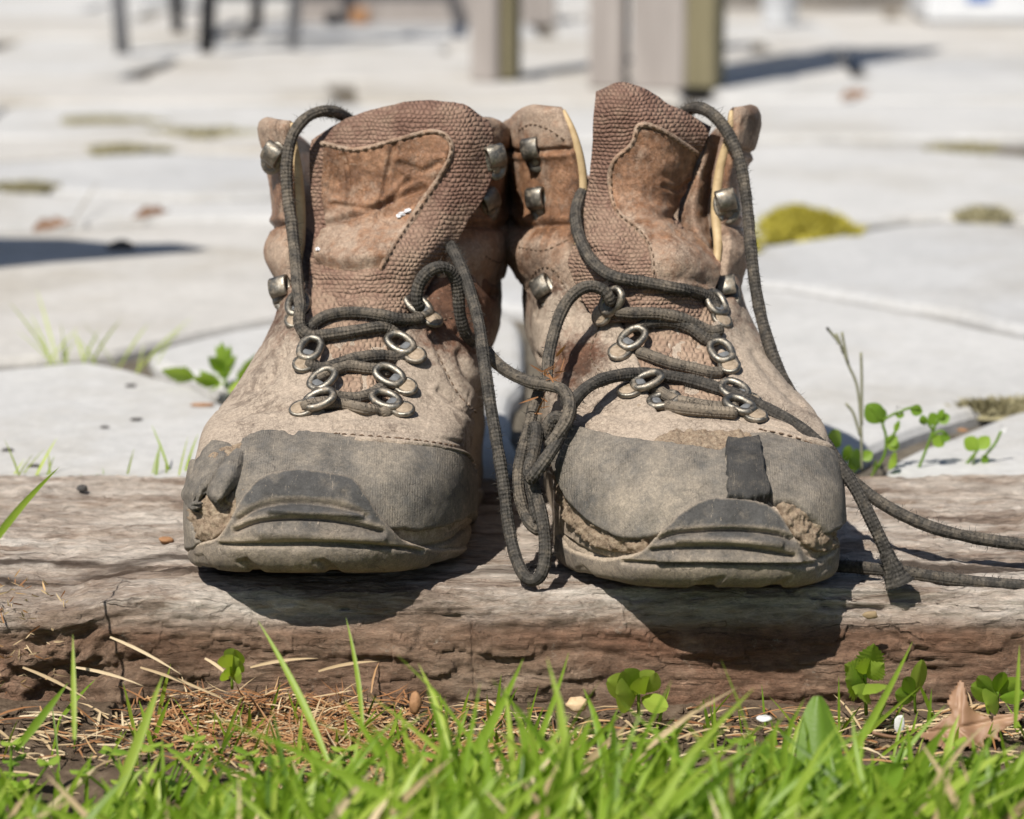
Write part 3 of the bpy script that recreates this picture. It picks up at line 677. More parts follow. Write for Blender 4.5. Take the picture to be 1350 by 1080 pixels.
        inlay = [(428, 194), (470, 198), (520, 187), (560, 178), (582, 180), (593, 198), (586, 222), (568, 250), (545, 282), (524, 318), (506, 350), (470, 356), (436, 356), (419, 345), (418, 322), (430, 300), (424, 250)]
        seam = [(426, 190), (470, 198), (520, 186), (562, 175), (586, 178), (595, 200), (576, 240), (546, 284), (522, 320), (503, 353)]
        tcre = [([(455, 205), (462, 250), (458, 290)], 3, .0010), ([(520, 190), (510, 240), (500, 290)], 3, .0012), ([(430, 300), (480, 285), (530, 262), (560, 250)], 4, .0016), ([(440, 270), (500, 275), (540, 240)], 3, .0010),
                ([(420, 350), (460, 356), (505, 350)], 5, .0022), ([(530, 215), (560, 225), (580, 215)], 4, .0009), ([(430, 395), (480, 388), (530, 395)], 4, .0012), ([(450, 410), (465, 380), (480, 405)], 3, .0008)]
        bulge = [((480, 325), (70, 26), .003), ((560, 215), (30, 30), .0012)]
    else:
        ctrl = [[(790, 128, .122), (818, 116, .118), (850, 127, .118), (893, 152, .122), (932, 172, .130)], [(785, 120, .100), (816, 108, .092), (851, 119, .092), (896, 145, .098), (938, 167, .110)], [(782, 152, .088), (815, 142, .078), (850, 150, .078), (890, 173, .084), (930, 190, .100)],
                [(780, 206, .088), (810, 201, .080), (845, 202, .078), (881, 211, .084), (914, 226, .100)], [(772, 262, .086), (800, 262, .078), (835, 263, .075), (868, 270, .079), (890, 278, .092)],
                [(762, 310, .076), (795, 308, .062), (835, 305, .060), (878, 307, .060), (915, 315, .078)], [(749, 345, .070), (790, 345, .054), (835, 343, .050), (890, 345, .048), (945, 352, .066)],
                [(765, 388, .062), (800, 386, .047), (840, 384, .044), (890, 385, .045), (938, 392, .058)], [(788, 430, .050), (812, 425, .040), (850, 422, .039), (895, 424, .040), (935, 428, .047)]]
        inlay = [(840, 169), (870, 173), (914, 199), (912, 230), (902, 262), (886, 298), (915, 312), (946, 345), (944, 385), (905, 380), (866, 372), (858, 334), (838, 303), (814, 280), (808, 246), (810, 216), (832, 192)]
        seam = [(917, 201), (870, 171), (843, 166), (833, 191), (809, 215), (806, 250), (816, 281), (846, 306), (861, 336), (862, 368)]
        tcre = [([(820, 285), (860, 290), (890, 285)], 5, .0014), ([(850, 390), (900, 384), (940, 395)], 4, .0018), ([(760, 320), (800, 340), (850, 375)], 4, .0012), ([(870, 245), (890, 250), (905, 240)], 3, .0009), ([(860, 300), (890, 315), (940, 345)], 4, .0008), ([(780, 290), (800, 296), (830, 320)], 3, .0012)]
        bulge = [((900, 345), (42, 24), .0035), ((855, 225), (40, 35), .0015), ((800, 325), (30, 28), .002)]
    ts = patch(ctrl, 190, 170); tx, ty = ts.X, ts.Y
    to = .0010 * n2(tx, ty, .02, 3, 70) + .0005 * n2(tx, ty, .06, 4, 71)
    lo = to + .0009 * n2(tx, ty, .035, 3, 72)
    for pts, w, dpt in tcre:
        dl = sd_line(tx, ty, pts, 20); g = -dpt * np.exp(-(dl / w) ** 2) + dpt * .6 * np.exp(-((dl - w * 2.2) / (w * 1.2)) ** 2); lo += g; to += g * .5
    for (bx, byy), (sx_, sy_), h in bulge:
        g = h * np.exp(-((tx - bx) / sx_) ** 2 - ((ty - byy) / sy_) ** 2); lo += g; to += g * .6
    # the knit cells stand out of the sheet
    tdust = np.clip(.2 + .28 * smooth(200, 420, ty) + .4 * n2(tx, ty, .02, 4, 73), 0, 1)
    if L: uvx = tx / 6.9; uvy = ty / 5.6
    else: uvx = tx / 6.5; uvy = ty / 5.3
    tongue = sheet('tongue', ts, to, M['knit'], root, dust=tdust, uv=np.stack([uvx, uvy], -1))
    md = tongue.modifiers.new('thickness', 'SOLIDIFY'); md.thickness = .006; md.offset = -1
    isd = sd_poly(tx, ty, spoly(inlay, 120)) + .8 * n2(tx, ty, .1, 3, 74)
    lp = sheet('leather_panel', ts, panel_off(isd, .0011, 3, .001) + np.where(isd > 0, lo - to, 0) + to, M['leather_red'], tongue, sd=isd, margin=3, dust=np.clip(.12 + .35 * smooth(230, 360, ty) + .45 * n2(tx, ty, .018, 4, 75), 0, 1))
    ssd = 3.6 - sd_line(tx, ty, seam, 60) + .5 * n2(tx, ty, .1, 2, 76)
    sheet('seam_strap', ts, panel_off(ssd, .0017, 3, .001) + to, M['leather_red'], tongue, sd=ssd, margin=2.5, dust=.5)
    parts = [o for o in root.children_recursive if o.get('_bvh') and not o.name.startswith('gusset')]
    bv = bvh_of(parts)
    tb = bvh_of([tongue, *[c for c in tongue.children]])
    stitches(tb, [(x, y) for x, y in seam], tongue)
    for ln in ([[(440, 572), (500, 576), (560, 582), (604, 588)], [(566, 440), (582, 478), (604, 520), (628, 545)], [(566, 436), (590, 420), (612, 425)], [(640, 338), (655, 346), (664, 344)]] if L else
               [[(1000, 566), (1040, 574), (1078, 588)], [(690, 388), (708, 356), (730, 356), (752, 392)], [(750, 400), (738, 440), (742, 478)], [(684, 326), (718, 330), (754, 314)], [(684, 172), (700, 164), (722, 170), (746, 186)], [(790, 430), (778, 470), (800, 500)]]):
        stitches(bv, ln, root)
    return root, sf, bv, collar, tongue, upper
bootL, sfL, bvL, colL, tonL, upL = build_boot('L', (-.0688, .05, 0), 'worn hiking boot with curled torn rubber at its toe corner and wide floppy tongue')
bootR, sfR, bvR, colR, tonR, upR = build_boot('R', (.0676, .05, 0), 'worn hiking boot with upright tongue and a dark rubber strip across its toe')

for a in [(556, 414, .8, .55), (535, 463, .85, .48), (521, 505, .9, .42), (517, 537, .95, .32)]: lace_ring(bvL, *a, bootL)
for a in [(392, 414, -.25, .97), (406, 472, -.5, .86), (420, 512, -.8, .6), (414, 536, -.95, .3)]: lace_ring(bvL, *a, bootL)
for a in [(806, 405, -.72, .7), (828, 457, -.8, .6), (846, 512, -.95, .3), (866, 537, -.98, .15)]: lace_ring(bvR, *a, bootR)
for a in [(944, 412, .5, .86), (955, 475, .6, .8), (976, 525, .9, .45), (982, 545, .95, .35)]: lace_ring(bvR, *a, bootR)
for a in [(363, 205, -.3, .95), (374, 385, -.2, .98), (641, 266, .25, .97), (650, 210, .25, .97)]: lace_hook(bvL, *a, bootL, .95)
for a in [(706, 200, .05, 1), (712, 265, .05, 1), (720, 383, .12, 1), (957, 268, .25, .97), (958, 385, .2, .98)]: lace_hook(bvR, *a, bootR, .95)

fzL = []; fzR = []
lace(bvL, [(478, 182, .150), (462, 160, .138), (444, 149, .112), (424, 147, .098), (404, 155, .093), (386, 178, .088), (378, 215, .084), (379, 255, .080), (385, 300, .074), (390, 345, .064), (393, 385, .052), (396, 405, .042), (394, 420, .037), (396, 433, .035), (408, 443, .033), (435, 444), (470, 438), (500, 433), (516, 436), (524, 446)], bootL, fuzz=fzL)
lace(bvL, [(404, 437), (416, 428), (436, 418), (468, 414), (500, 417), (525, 422), (548, 424), (556, 420)], bootL, fuzz=fzL)
lace(bvL, [(402, 482), (420, 490), (444, 484), (470, 475), (500, 471), (522, 472), (536, 468)], bootL, fuzz=fzL)
lace(bvL, [(416, 503), (432, 495), (455, 485), (480, 488), (505, 490), (516, 494)], bootL, fuzz=fzL, dust=.6)
lace(bvL, [(412, 520), (434, 523), (460, 528), (486, 524), (506, 512), (518, 508)], bootL, fuzz=fzL, dust=.5)
lace(bvL, [(398, 540), (422, 534), (452, 536), (478, 542), (500, 545), (514, 546)], bootL, fuzz=fzL, dust=.75)
lace(bvL, [(556, 408, .036), (549, 395, .034), (553, 373, .034), (567, 356, .034), (584, 352, .036), (598, 362, .040), (604, 385, .042), (606, 412, .043), (614, 440, .048), (626, 452, .06)], bootL, fuzz=fzL, dust=.25)
lace(bvL, [(556, 286, .125), (580, 305, .100), (597, 330, .068), (608, 352, .05), (622, 392, .036), (632, 430, .024), (638, 475, .010), (646, 530, -.004), (656, 590, -.014), (664, 640, -.020), (670, 690, -.026), (679, 732, -.034), (692, 760, -.042), (706, 766, -.045), (716, 752, -.044), (719, 725, -.04), (716, 690, -.035), (708, 655, -.028), (698, 630, -.022)], bootL, fuzz=fzL, dust=.2)
lace(bvL, [(640, 462, .03), (656, 480, .022), (676, 494, .012), (700, 504, .004), (722, 508, -.004), (742, 514, -.010), (751, 530, -.016), (748, 552, -.022), (736, 572, -.026), (722, 590, -.028)], bootL, fuzz=fzL, dust=.45)
# knotted bundle between the boots
lace(bvR, [(722, 498, .016), (713, 512, .012), (704, 535, .006), (698, 560, .0), (690, 590, -.006), (684, 620, -.012), (684, 650, -.018), (692, 678, -.024), (704, 695, -.030), (714, 700, -.032)], bootR, fuzz=fzR, dust=.4)
lace(bvR, [(722, 600, -.026), (712, 615, -.028), (702, 630, -.028), (697, 622, -.024), (704, 598, -.02), (708, 575, -.016), (706, 560, -.012), (702, 572, -.010), (704, 600, -.014), (700, 630, -.018), (704, 660, -.026), (712, 690, -.032)], bootR, fuzz=fzR, dust=.25)
lace(bvR, [(746, 548, -.018), (740, 572, -.024), (726, 596, -.030), (708, 622, -.033), (698, 634, -.030)], bootR, fuzz=fzR, dust=.25)
lace(bvR, [(744, 520, -.010), (752, 536, -.014), (748, 556, -.014), (732, 548, -.012), (722, 562, -.012), (716, 580, -.012)], bootR, fuzz=fzR, dust=.3)
# right boot lacing
lace(bvR, [(770, 240, .108), (766, 256, .092), (759, 280, .08), (763, 310, .068), (776, 338, .055), (794, 357, .044), (815, 367, .040), (850, 371), (890, 377), (920, 385), (938, 398), (946, 415)], bootR, fuzz=fzR, dust=.3)
lace(bvR, [(722, 505, .004), (722, 480, .012), (728, 448, .022), (738, 416, .03), (752, 392, .034), (772, 378, .036), (792, 380, .036), (802, 390, .036), (806, 402, .038)], bootR, fuzz=fzR, dust=.35)
lace(bvR, [(812, 412), (836, 414), (866, 414), (896, 420), (920, 432), (940, 440), (950, 436)], bootR, fuzz=fzR, dust=.4)
lace(bvR, [(838, 442), (852, 430), (878, 426), (905, 432), (925, 446), (940, 452), (948, 445)], bootR, fuzz=fzR, dust=.25)
lace(bvR, [(840, 466), (858, 472), (884, 482), (912, 488), (936, 494), (952, 494)], bootR, fuzz=fzR, dust=.6)
lace(bvR, [(858, 512), (872, 520), (890, 530), (915, 535), (940, 540), (972, 540)], bootR, fuzz=fzR, dust=.75)
lace(bvR, [(878, 538), (900, 542), (930, 545), (972, 548)], bootR, fuzz=fzR, dust=.85)
lace(bvR, [(748, 540, -.014), (762, 522, -.012), (780, 507, -.006), (806, 497, .003), (840, 493, .010), (880, 496, .012), (920, 504, .010), (970, 521, .002), (1020, 544, -.008), (1065, 572, -.018), (1100, 606, -.028), (1128, 645, -.036), (1150, 688, -.042), (1166, 722, -.045), (1176, 745, -.047)], bootR, fuzz=fzR, dust=.12, r=.0027)
lace(bvR, [(872, 168, .150), (892, 154, .136), (914, 143, .110), (932, 146, .100), (952, 164, .094), (970, 196, .088), (980, 235, .082), (986, 280, .076), (990, 330, .068), (997, 385, .06), (1008, 435, .052), (1024, 482, .044), (1046, 524, .036), (1070, 558, .028), (1092, 590, .022), (1110, 618, .018), (1130, 640, .012), (1160, 662, .006), (1196, 682, -.001), (1240, 699, -.006), (1296, 711, -.010), (1350, 718, -.013), (1420, 724, -.015)], bootR, fuzz=fzR, dust=.3)
lace(bvR, [(1060, 744, -.012), (1098, 746, -.020), (1140, 749, -.026), (1185, 754, -.030), (1240, 762, -.034), (1300, 769, -.038), (1350, 773, -.040), (1420, 778, -.042)], bootR, fuzz=fzR, dust=.3)
# frayed burnt end
def frayed():
    c = PY(1176, 745, -.047); e = PY(1186, 770, -.048); p = catmull([PY(1168, 728, -.0455), c, (c + e) / 2, e], 26)
    r = .003 * (1 + 1.0 * np.linspace(0, 1, 26) ** 1.5); V, Fc, uv = tube(p, r, 20)
    V = V + fbm(V * 300, 3, 3)[:, None] * .0012 * np.repeat(np.linspace(0, 1, 26), 20)[:, None] * np.array([1, .3, .6])
    fzR.extend([(p, r)] * 5)
    mesh_obj('lace_end', V, Fc, M['lace'], bootR, uv=uv, attr={'dust': np.full(len(V), .05)})
frayed()
def scraps():
    for px, py, w, hgt in ((526, 286, 3, 3), (531, 283, 4, 2), (538, 279, 4, 3), (420, 330, 2, 5)):
        h = hit(bvL, px, py); c = h[0] + h[1] * .0006; V, Fc = disc(c, h[1], CR, np.cross(h[1], CR), w * .00034, hgt * .00034, .0002, 9); V = np.array(V); V += rng.normal(size=V.shape) * .0003
        mesh_obj('paper_scrap', V, Fc, M['scrap'], bootL, smoothing=False)
M['scrap'] = m_plain('white_scrap', (.6, .6, .62), (.75, .75, .76), 300, .7); scraps()
fuzz_part(fzL, bootL); fuzz_part(fzR, bootR)

# ================================================================== SETTING
def m_leaf(name, dark, mid, light, trans=.35, rough=.45, scale=60):
    t = NT(name); f = t.math('ADD', t.math('MULTIPLY', t.attr('tone'), .75), t.math('MULTIPLY', t.noise(scale, 3, .6), .25))
    c = t.ramp(f, [(.1, dark), (.5, mid), (.9, light)])
    t.setin(t.b.inputs['Base Color'], c); t.b.inputs['Roughness'].default_value = rough; t.b.inputs['Specular IOR Level'].default_value = .4
    t.link(t.bump(t.noise(scale * 8, 3, .6), .3, .0004), t.b.inputs['Normal'])
    tr = t.n.new('ShaderNodeBsdfTranslucent'); t.link(t.mix(1.0, c, (1.5, 1.5, .7), 'MULTIPLY'), tr.inputs[0])
    mx = t.n.new('ShaderNodeMixShader'); mx.inputs[0].default_value = trans
    t.link(t.b.outputs[0], mx.inputs[1]); t.link(tr.outputs[0], mx.inputs[2]); t.link(mx.outputs[0], t.n['Material Output'].inputs[0])
    return t.m
M['grass'] = m_leaf('grass_blade', (.07, .14, .012), (.205, .325, .026), (.41, .50, .09), .45, scale=30)
M['leaf'] = m_leaf('green_leaf', (.07, .14, .014), (.17, .29, .028), (.36, .46, .075), .42)
M['dry'] = m_leaf('dry_straw', (.14, .06, .022), (.27, .125, .048), (.5, .34, .17), .15, .7)
M['straw'] = m_leaf('pale_straw', (.25, .18, .1), (.42, .31, .18), (.6, .5, .34), .15, .7)
M['moss'] = m_leaf('moss', (.15, .135, .03), (.33, .285, .03), (.48, .42, .07), .15, .8, 300)
M['dull'] = m_leaf('dull_moss', (.16, .14, .07), (.30, .27, .16), (.42, .39, .27), .1, .85, 300)
M['oak'] = m_leaf('dead_oak_leaf', (.13, .07, .04), (.28, .16, .095), (.42, .27, .175), .2, .55)
M['white'] = m_plain('white_flake', (.42, .42, .42), (.6, .6, .6), 200, .6)
def m_wood():
    t = NT('weathered_sleeper')
    g = t.coord((11, 48, 48)); fib = t.coord((14, 420, 420)); fine = t.coord((90, 420, 420))
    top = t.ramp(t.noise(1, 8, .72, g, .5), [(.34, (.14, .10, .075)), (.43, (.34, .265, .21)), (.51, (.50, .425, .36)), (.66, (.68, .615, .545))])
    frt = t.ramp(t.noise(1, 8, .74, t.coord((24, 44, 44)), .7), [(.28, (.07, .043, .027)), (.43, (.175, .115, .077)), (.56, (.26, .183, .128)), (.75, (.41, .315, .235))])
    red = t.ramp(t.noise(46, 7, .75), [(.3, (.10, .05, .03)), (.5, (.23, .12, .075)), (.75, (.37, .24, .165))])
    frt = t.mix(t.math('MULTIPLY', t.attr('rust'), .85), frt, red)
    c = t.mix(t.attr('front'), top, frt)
    f1 = t.ridged(1, 4, .6, fib, .3); f2 = t.noise(1, 6, .8, fine, .6)
    c = t.mix(1.0, c, t.ramp(f2, [(.32, .55), (.68, 1.4)]), 'MULTIPLY')
    c = t.mix(1.0, c, t.ramp(f1, [(.2, 1.12), (.8, .72)]), 'MULTIPLY')
    ck = t.cracks(1, .035, .8, 50, t.coord((7, 100, 100)), .5, 30); c = t.mix(t.math('MULTIPLY', ck, .6), c, (.035, .024, .017))
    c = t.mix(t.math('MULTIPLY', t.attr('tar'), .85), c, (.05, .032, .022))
    c = t.mix(t.ramp(t.noise(170, 7, .8), [(.60, 0), (.68, .55)]), c, (.46, .40, .325))
    c = t.mix(t.ramp(t.noise(900, 4, .8), [(.66, 0), (.72, .6)]), c, (.5, .44, .36))
    nb = t.bump(f2, 1.0, .0045); nb = t.bump(t.math('SUBTRACT', 1.0, f1), .35, .0015, nb); nb = t.bump(t.math('SUBTRACT', 1.0, ck), 1.0, .002, nb); nb = t.bump(t.noise(800, 5, .8), .8, .0012, nb)
    return t.out(c, .92, nb, spec=.2)
M['wood'] = m_wood()
def m_slab(name, a, b, stain):
    t = NT(name)
    c = t.ramp(t.noise(9, 8, .68), [(.3, a), (.7, b)])
    c = t.mix(t.ramp(t.noise(3.1, 6, .7), [(.48, 0), (.62, .75)]), c, stain)
    c = t.mix(1.0, c, t.ramp(t.noise(130, 5, .75), [(.3, .86), (.7, 1.08)]), 'MULTIPLY')
    c = t.mix(t.ramp(t.noise(48, 4, .8), [(.70, 0), (.76, .5)]), c, (.3, .29, .28))
    nb = t.bump(t.noise(60, 7, .7), .35, .004); nb = t.bump(t.noise(500, 4, .8), .4, .001, nb)
    return t.out(c, .85, nb, spec=.25)
SL = [m_slab('pale_stone', (.40, .396, .388), (.485, .478, .468), (.35, .33, .297)), m_slab('warm_stone', (.385, .37, .348), (.475, .457, .433), (.335, .305, .26)), m_slab('grey_stone', (.365, .364, .364), (.45, .448, .445), (.335, .32, .297))]
M['tanstone'] = m_slab('tan_stone', (.24, .215, .18), (.32, .285, .245), (.215, .18, .145))
M['joint'] = m_plain('joint_grit', (.06, .05, .036), (.18, .155, .12), 60, .95, .8, .004)
def m_soil():
    t = NT('crumbly_soil'); c = t.ramp(t.noise(130, 8, .75), [(.3, (.055, .038, .026)), (.55, (.15, .108, .075)), (.78, (.28, .215, .155))])
    return t.out(c, .95, t.bump(t.noise(330, 6, .8), .9, .003), spec=.1)
M['soil'] = m_soil()

# the sleeper the boots stand on
def build_sleeper():
    NX, NY = 860, 240
    s = np.linspace(-1, 1, NX); x = .225 * s + .45 * np.sign(s) * np.abs(s) ** 9
    prof = np.array([(-.0525, -.075), (-.052, -.05), (-.0515, -.03), (-.051, -.011), (-.049, -.0038), (-.045, -.0006), (-.036, 0), (.04, 0), (.15, -.0005), (.164, -.003), (.170, -.012), (.171, -.045)])
    pr = resample(prof, .0003); q = np.r_[0, np.cumsum(np.linalg.norm(np.diff(pr, axis=0), axis=1))]
    tt = np.linspace(0, 1, NY); tt = q[-1] * (tt ** 1.25); pr = np.stack([np.interp(tt, q, pr[:, k]) for k in (0, 1)], 1)
    X = np.repeat(x[:, None], NY, 1); Yp = np.repeat(pr[None, :, 0], NX, 0); Zp = np.repeat(pr[None, :, 1], NX, 0); T = np.repeat(tt[None], NX, 0)
    S = np.stack([X, Yp, Zp], -1); N = grid_normals(S); N = -N if N[NX // 2, NY // 2, 2] < 0 else N
    fr = smooth(.072, .058, T)
    er = smooth(-.148, -.182, X + .016 * fbm(np.stack([X * 0, T * 60, X * 0], -1), 3, 1)) * smooth(.16, .09, T)
    h = .0018 * (1 - .6 * fr) * fbm(np.stack([X * 14, T * 60, 0 * X], -1), 4, 2) + .0010 * fbm(np.stack([X * 40, T * 330, 0 * X], -1), 3, 4)
    flake = fbm(np.stack([X * 38, T * 110, 0 * X + 3], -1), 4, 6); h += (.0010 + .0004 * fr) * np.tanh(flake * 9) * .6
    h += fr * .0010 * fbm(np.stack([X * 45, T * 60, 0 * X], -1), 4, 9)
    h += .0009 * ridge(np.stack([X * 26 + fbm(np.stack([X * 60, T * 90, 0 * X], -1), 2, 3), T * 420, 0 * X], -1), 2, 33) * (.8 - .3 * fr) + .0010 * fbm(np.stack([X * 180, T * 260, 0 * X], -1), 3, 34)
    cr = ridge(np.stack([X * 7 + .5 * fbm(np.stack([X * 30, T * 50, 0 * X], -1), 2, 8), T * 95, 0 * X], -1), 2, 10); h -= .0040 * smooth(.84, .97, cr) * (1 - .75 * fr)
    wx = X * 42 + 1.1 * fbm(np.stack([X * 30, T * 60, 0 * X], -1), 3, 41); wt = T * 95 + 1.1 * fbm(np.stack([X * 34, T * 50, 0 * X], -1), 3, 42)
    chip = _hash(np.floor(wx).astype(np.int64), np.floor(wt).astype(np.int64), np.zeros(X.shape, np.int64), 5); h += chip * (.0004 + .0004 * fr)
    cv = ridge(np.stack([X * 34, T * 16, 0 * X], -1), 2, 15); h -= .0010 * smooth(.9, .98, cv) * fr
    lip = np.exp(-((T - .068) / .008) ** 2); h -= lip * .0062 * np.clip(fbm(np.stack([X * 26, T * 30, 0 * X], -1), 4, 12) + .25, 0, 1)
    h *= np.where((np.abs(X) < .13) & (T > .09), .55, 1)
    S = S + N * h[..., None]
    S[..., 1] += er * (.010 + .014 * fbm(np.stack([X * 50, T * 60, 0 * X], -1), 4, 14)) * (.35 + .65 * fr); S[..., 2] -= er * .008
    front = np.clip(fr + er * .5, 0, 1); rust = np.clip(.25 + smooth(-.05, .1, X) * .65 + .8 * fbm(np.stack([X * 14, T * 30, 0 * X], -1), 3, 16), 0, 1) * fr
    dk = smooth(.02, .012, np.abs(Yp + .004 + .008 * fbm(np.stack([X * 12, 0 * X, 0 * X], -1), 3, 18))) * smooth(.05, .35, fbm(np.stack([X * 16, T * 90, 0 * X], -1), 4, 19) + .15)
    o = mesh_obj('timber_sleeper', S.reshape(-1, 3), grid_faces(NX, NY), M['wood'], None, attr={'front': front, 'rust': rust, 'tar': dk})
    tag(o, 'old weathered railway sleeper that both boots stand on', 'sleeper'); return o
sleeper = build_sleeper()

# ground, paving bed and slabs
o = mesh_obj('ground', [(-200, -60, -.06), (200, -60, -.06), (200, 300, -.06), (-200, 300, -.06)], [(0, 1, 2, 3)], M['soil']); o['kind'] = 'structure'
def build_bed():
    nx, ny = 220, 320; xs = np.linspace(-5, 5, nx); ys = .165 + 9 * np.linspace(0, 1, ny) ** 1.6
    Xg, Yg = np.meshgrid(xs, ys, indexing='ij'); Z = -.015 + .003 * fbm(np.stack([Xg * 20, Yg * 20, 0 * Xg], -1), 4, 1)
    o = mesh_obj('patio', np.stack([Xg, Yg, Z], -1).reshape(-1, 3), grid_faces(nx, ny, flip=True), M['joint']); o['kind'] = 'structure'; return o
patio = build_bed()
ZP = -.004
def slab(pts, mat, gap=.0085, seed=0, z=0.0, rough=1.0):
    p = np.asarray(pts, float)[:, :2]; c = p.mean(0)
    area = .5 * np.sum(p[:, 0] * np.roll(p[:, 1], -1) - np.roll(p[:, 0], -1) * p[:, 1])
    if area < 0: p = p[::-1]
    dense = []
    for a, b in zip(p, np.roll(p, -1, 0)):
        n = max(2, int(np.linalg.norm(b - a) / .03)); dense += [a + (b - a) * k / n for k in range(n)]
    d = np.array(dense)
    for _ in range(2): d = (np.roll(d, 1, 0) + 2 * d + np.roll(d, -1, 0)) / 4
    T = np.roll(d, -1, 0) - np.roll(d, 1, 0); T /= np.linalg.norm(T, axis=1, keepdims=True); Nn = np.stack([-T[:, 1], T[:, 0]], 1)
    w = gap * (.7 + .9 * rough * fbm(np.stack([d[:, 0] * 14, d[:, 1] * 14, 0 * d[:, 0] + seed], 1), 3, seed))
    e = d + Nn * w[:, None]; k = len(e); V = []; tx, ty = rng.normal(size=2) * .0035
    def zt(q): return ZP + z + (q[:, 0] - c[0]) * tx + (q[:, 1] - c[1]) * ty + .0014 * fbm(np.stack([q[:, 0] * 6, q[:, 1] * 6, 0 * q[:, 0]], 1), 3, seed)
    for off, dz in ((0, -.035), (0, -.005), (.0025, -.0012), (.006, 0)):
        q = e + Nn * off; V.append(np.c_[q, zt(q) + dz])
    V = np.vstack(V); Fc = [(r * k + i, r * k + (i + 1) % k, (r + 1) * k + (i + 1) % k, (r + 1) * k + i) for r in range(3) for i in range(k)]
    Fc.append(tuple(range(3 * k, 4 * k)))
    return mesh_obj('slab', V, Fc, mat, patio, smoothing=False)
hand = [([(-160, 660), (-160, 492), (0, 484), (100, 474), (140, 474), (215, 494), (330, 522), (345, 660)], 0),
        ([(150, 466), (390, 419), (560, 390), (700, 420), (692, 660), (355, 660), (340, 520), (222, 490)], 0),
        ([(-160, 480), (0, 476), (110, 466), (145, 462), (385, 415), (560, 384), (520, 300), (330, 290), (200, 292), (-160, 322)], 1),
        ([(-160, 316), (200, 286), (330, 284), (520, 294), (600, 234), (360, 264), (200, 262), (60, 253), (-160, 244)], 0),
        ([(-160, 240), (60, 248), (200, 257), (360, 258), (600, 228), (600, 189), (360, 206), (205, 200), (100, 208), (-160, 222)], 2),
        ([(-160, 218), (100, 203), (205, 195), (360, 200), (600, 184), (300, 180), (-160, 176)], 1),
        ([(1500, 498), (1350, 529), (1232, 574), (1142, 606), (1122, 660), (1560, 660)], 0),
        ([(706, 420), (1000, 373), (1130, 395), (1350, 441), (1500, 474), (1500, 492), (1345, 522), (1225, 566), (1132, 600), (1106, 660), (698, 660)], 0),
        ([(568, 384), (702, 413), (996, 367), (1130, 388), (1350, 434), (1500, 466), (1500, 304), (1350, 297), (1235, 289), (1110, 308), (960, 330), (800, 330), (530, 300)], 2),
        ([(536, 294), (800, 323), (960, 323), (1105, 300), (1235, 282), (1350, 290), (1500, 296), (1500, 216), (1350, 206), (1250, 193), (1040, 185), (960, 190), (800, 190), (610, 189)], 0)]
for k, (pl, mi) in enumerate(hand): slab([PZ(a, b, ZP) for a, b in pl], SL[mi], seed=k)
def far_rows():
    y = PZ(675, 184, ZP)[1]; k = 50; rr = random.Random(5)
    while y < 7.5:
        dp = rr.uniform(.28, .5); x = -3.2 + rr.uniform(-.3, 0)
        while x < 3.2:
            w = rr.uniform(.35, .8); j = lambda: rr.uniform(-.035, .035)
            m = SL[rr.choice([0, 0, 1, 1, 2])] if not (x > .1 and y > 2.45) else rr.choice([M['tanstone'], SL[1]])
            slab([(x + j() * .4, y + .01), (x + w + j() * .4, y + .01), (x + w + j(), y + dp), (x + j(), y + dp)], m, seed=k, gap=.012, z=rr.uniform(-.002, .003)); k += 1; x += w
        y += dp
far_rows()
def side_slabs():
    rr = random.Random(8); k = 400
    for sgn, pe in ((-1, -160), (1, 1500)):
        y = .172
        while y < PZ(675, 184, ZP)[1] - .1:
            y1 = min(y + rr.uniform(.3, .5), PZ(675, 184, ZP)[1]); e = lambda q: (pe - 675) / F_PX * (q + 1.1) * 1.004 + sgn * .012
            m0, m1 = e(y) + sgn * rr.uniform(.4, .6), e(y1) + sgn * rr.uniform(.35, .6)
            slab([(e(y), y), (m0, y), (m1, y1), (e(y1), y1)], SL[k % 3], seed=k); k += 1
            slab([(m0, y), (sgn * 2.6, y), (sgn * 2.6, y1), (m1, y1)], SL[(k + 1) % 3], seed=k); k += 1; y = y1
side_slabs()

# soil strip and lawn bed in front of the sleeper
ZL = -.049
def soil_z(X, Y):
    P = np.stack([X, Y, 0 * X], -1)
    return ZL + .004 * fbm(P * 30, 4, 3) + .0025 * np.abs(fbm(P * 120, 4, 4)) + .004 * smooth(-.075, -.055, Y) - .004 * smooth(-.10, -.2, Y)
def build_soil():
    nx, ny = 420, 190; s = np.linspace(-1, 1, nx); xs = .24 * s + .5 * np.sign(s) * np.abs(s) ** 9; u = np.linspace(0, 1, ny); ys = -.045 - .75 * u ** 2.2
    Xg, Yg = np.meshgrid(xs, ys, indexing='ij'); Z = soil_z(Xg, Yg)
    o = mesh_obj('soil', np.stack([Xg, Yg, Z], -1).reshape(-1, 3), grid_faces(nx, ny), M['soil']); o['kind'] = 'structure'
build_soil()

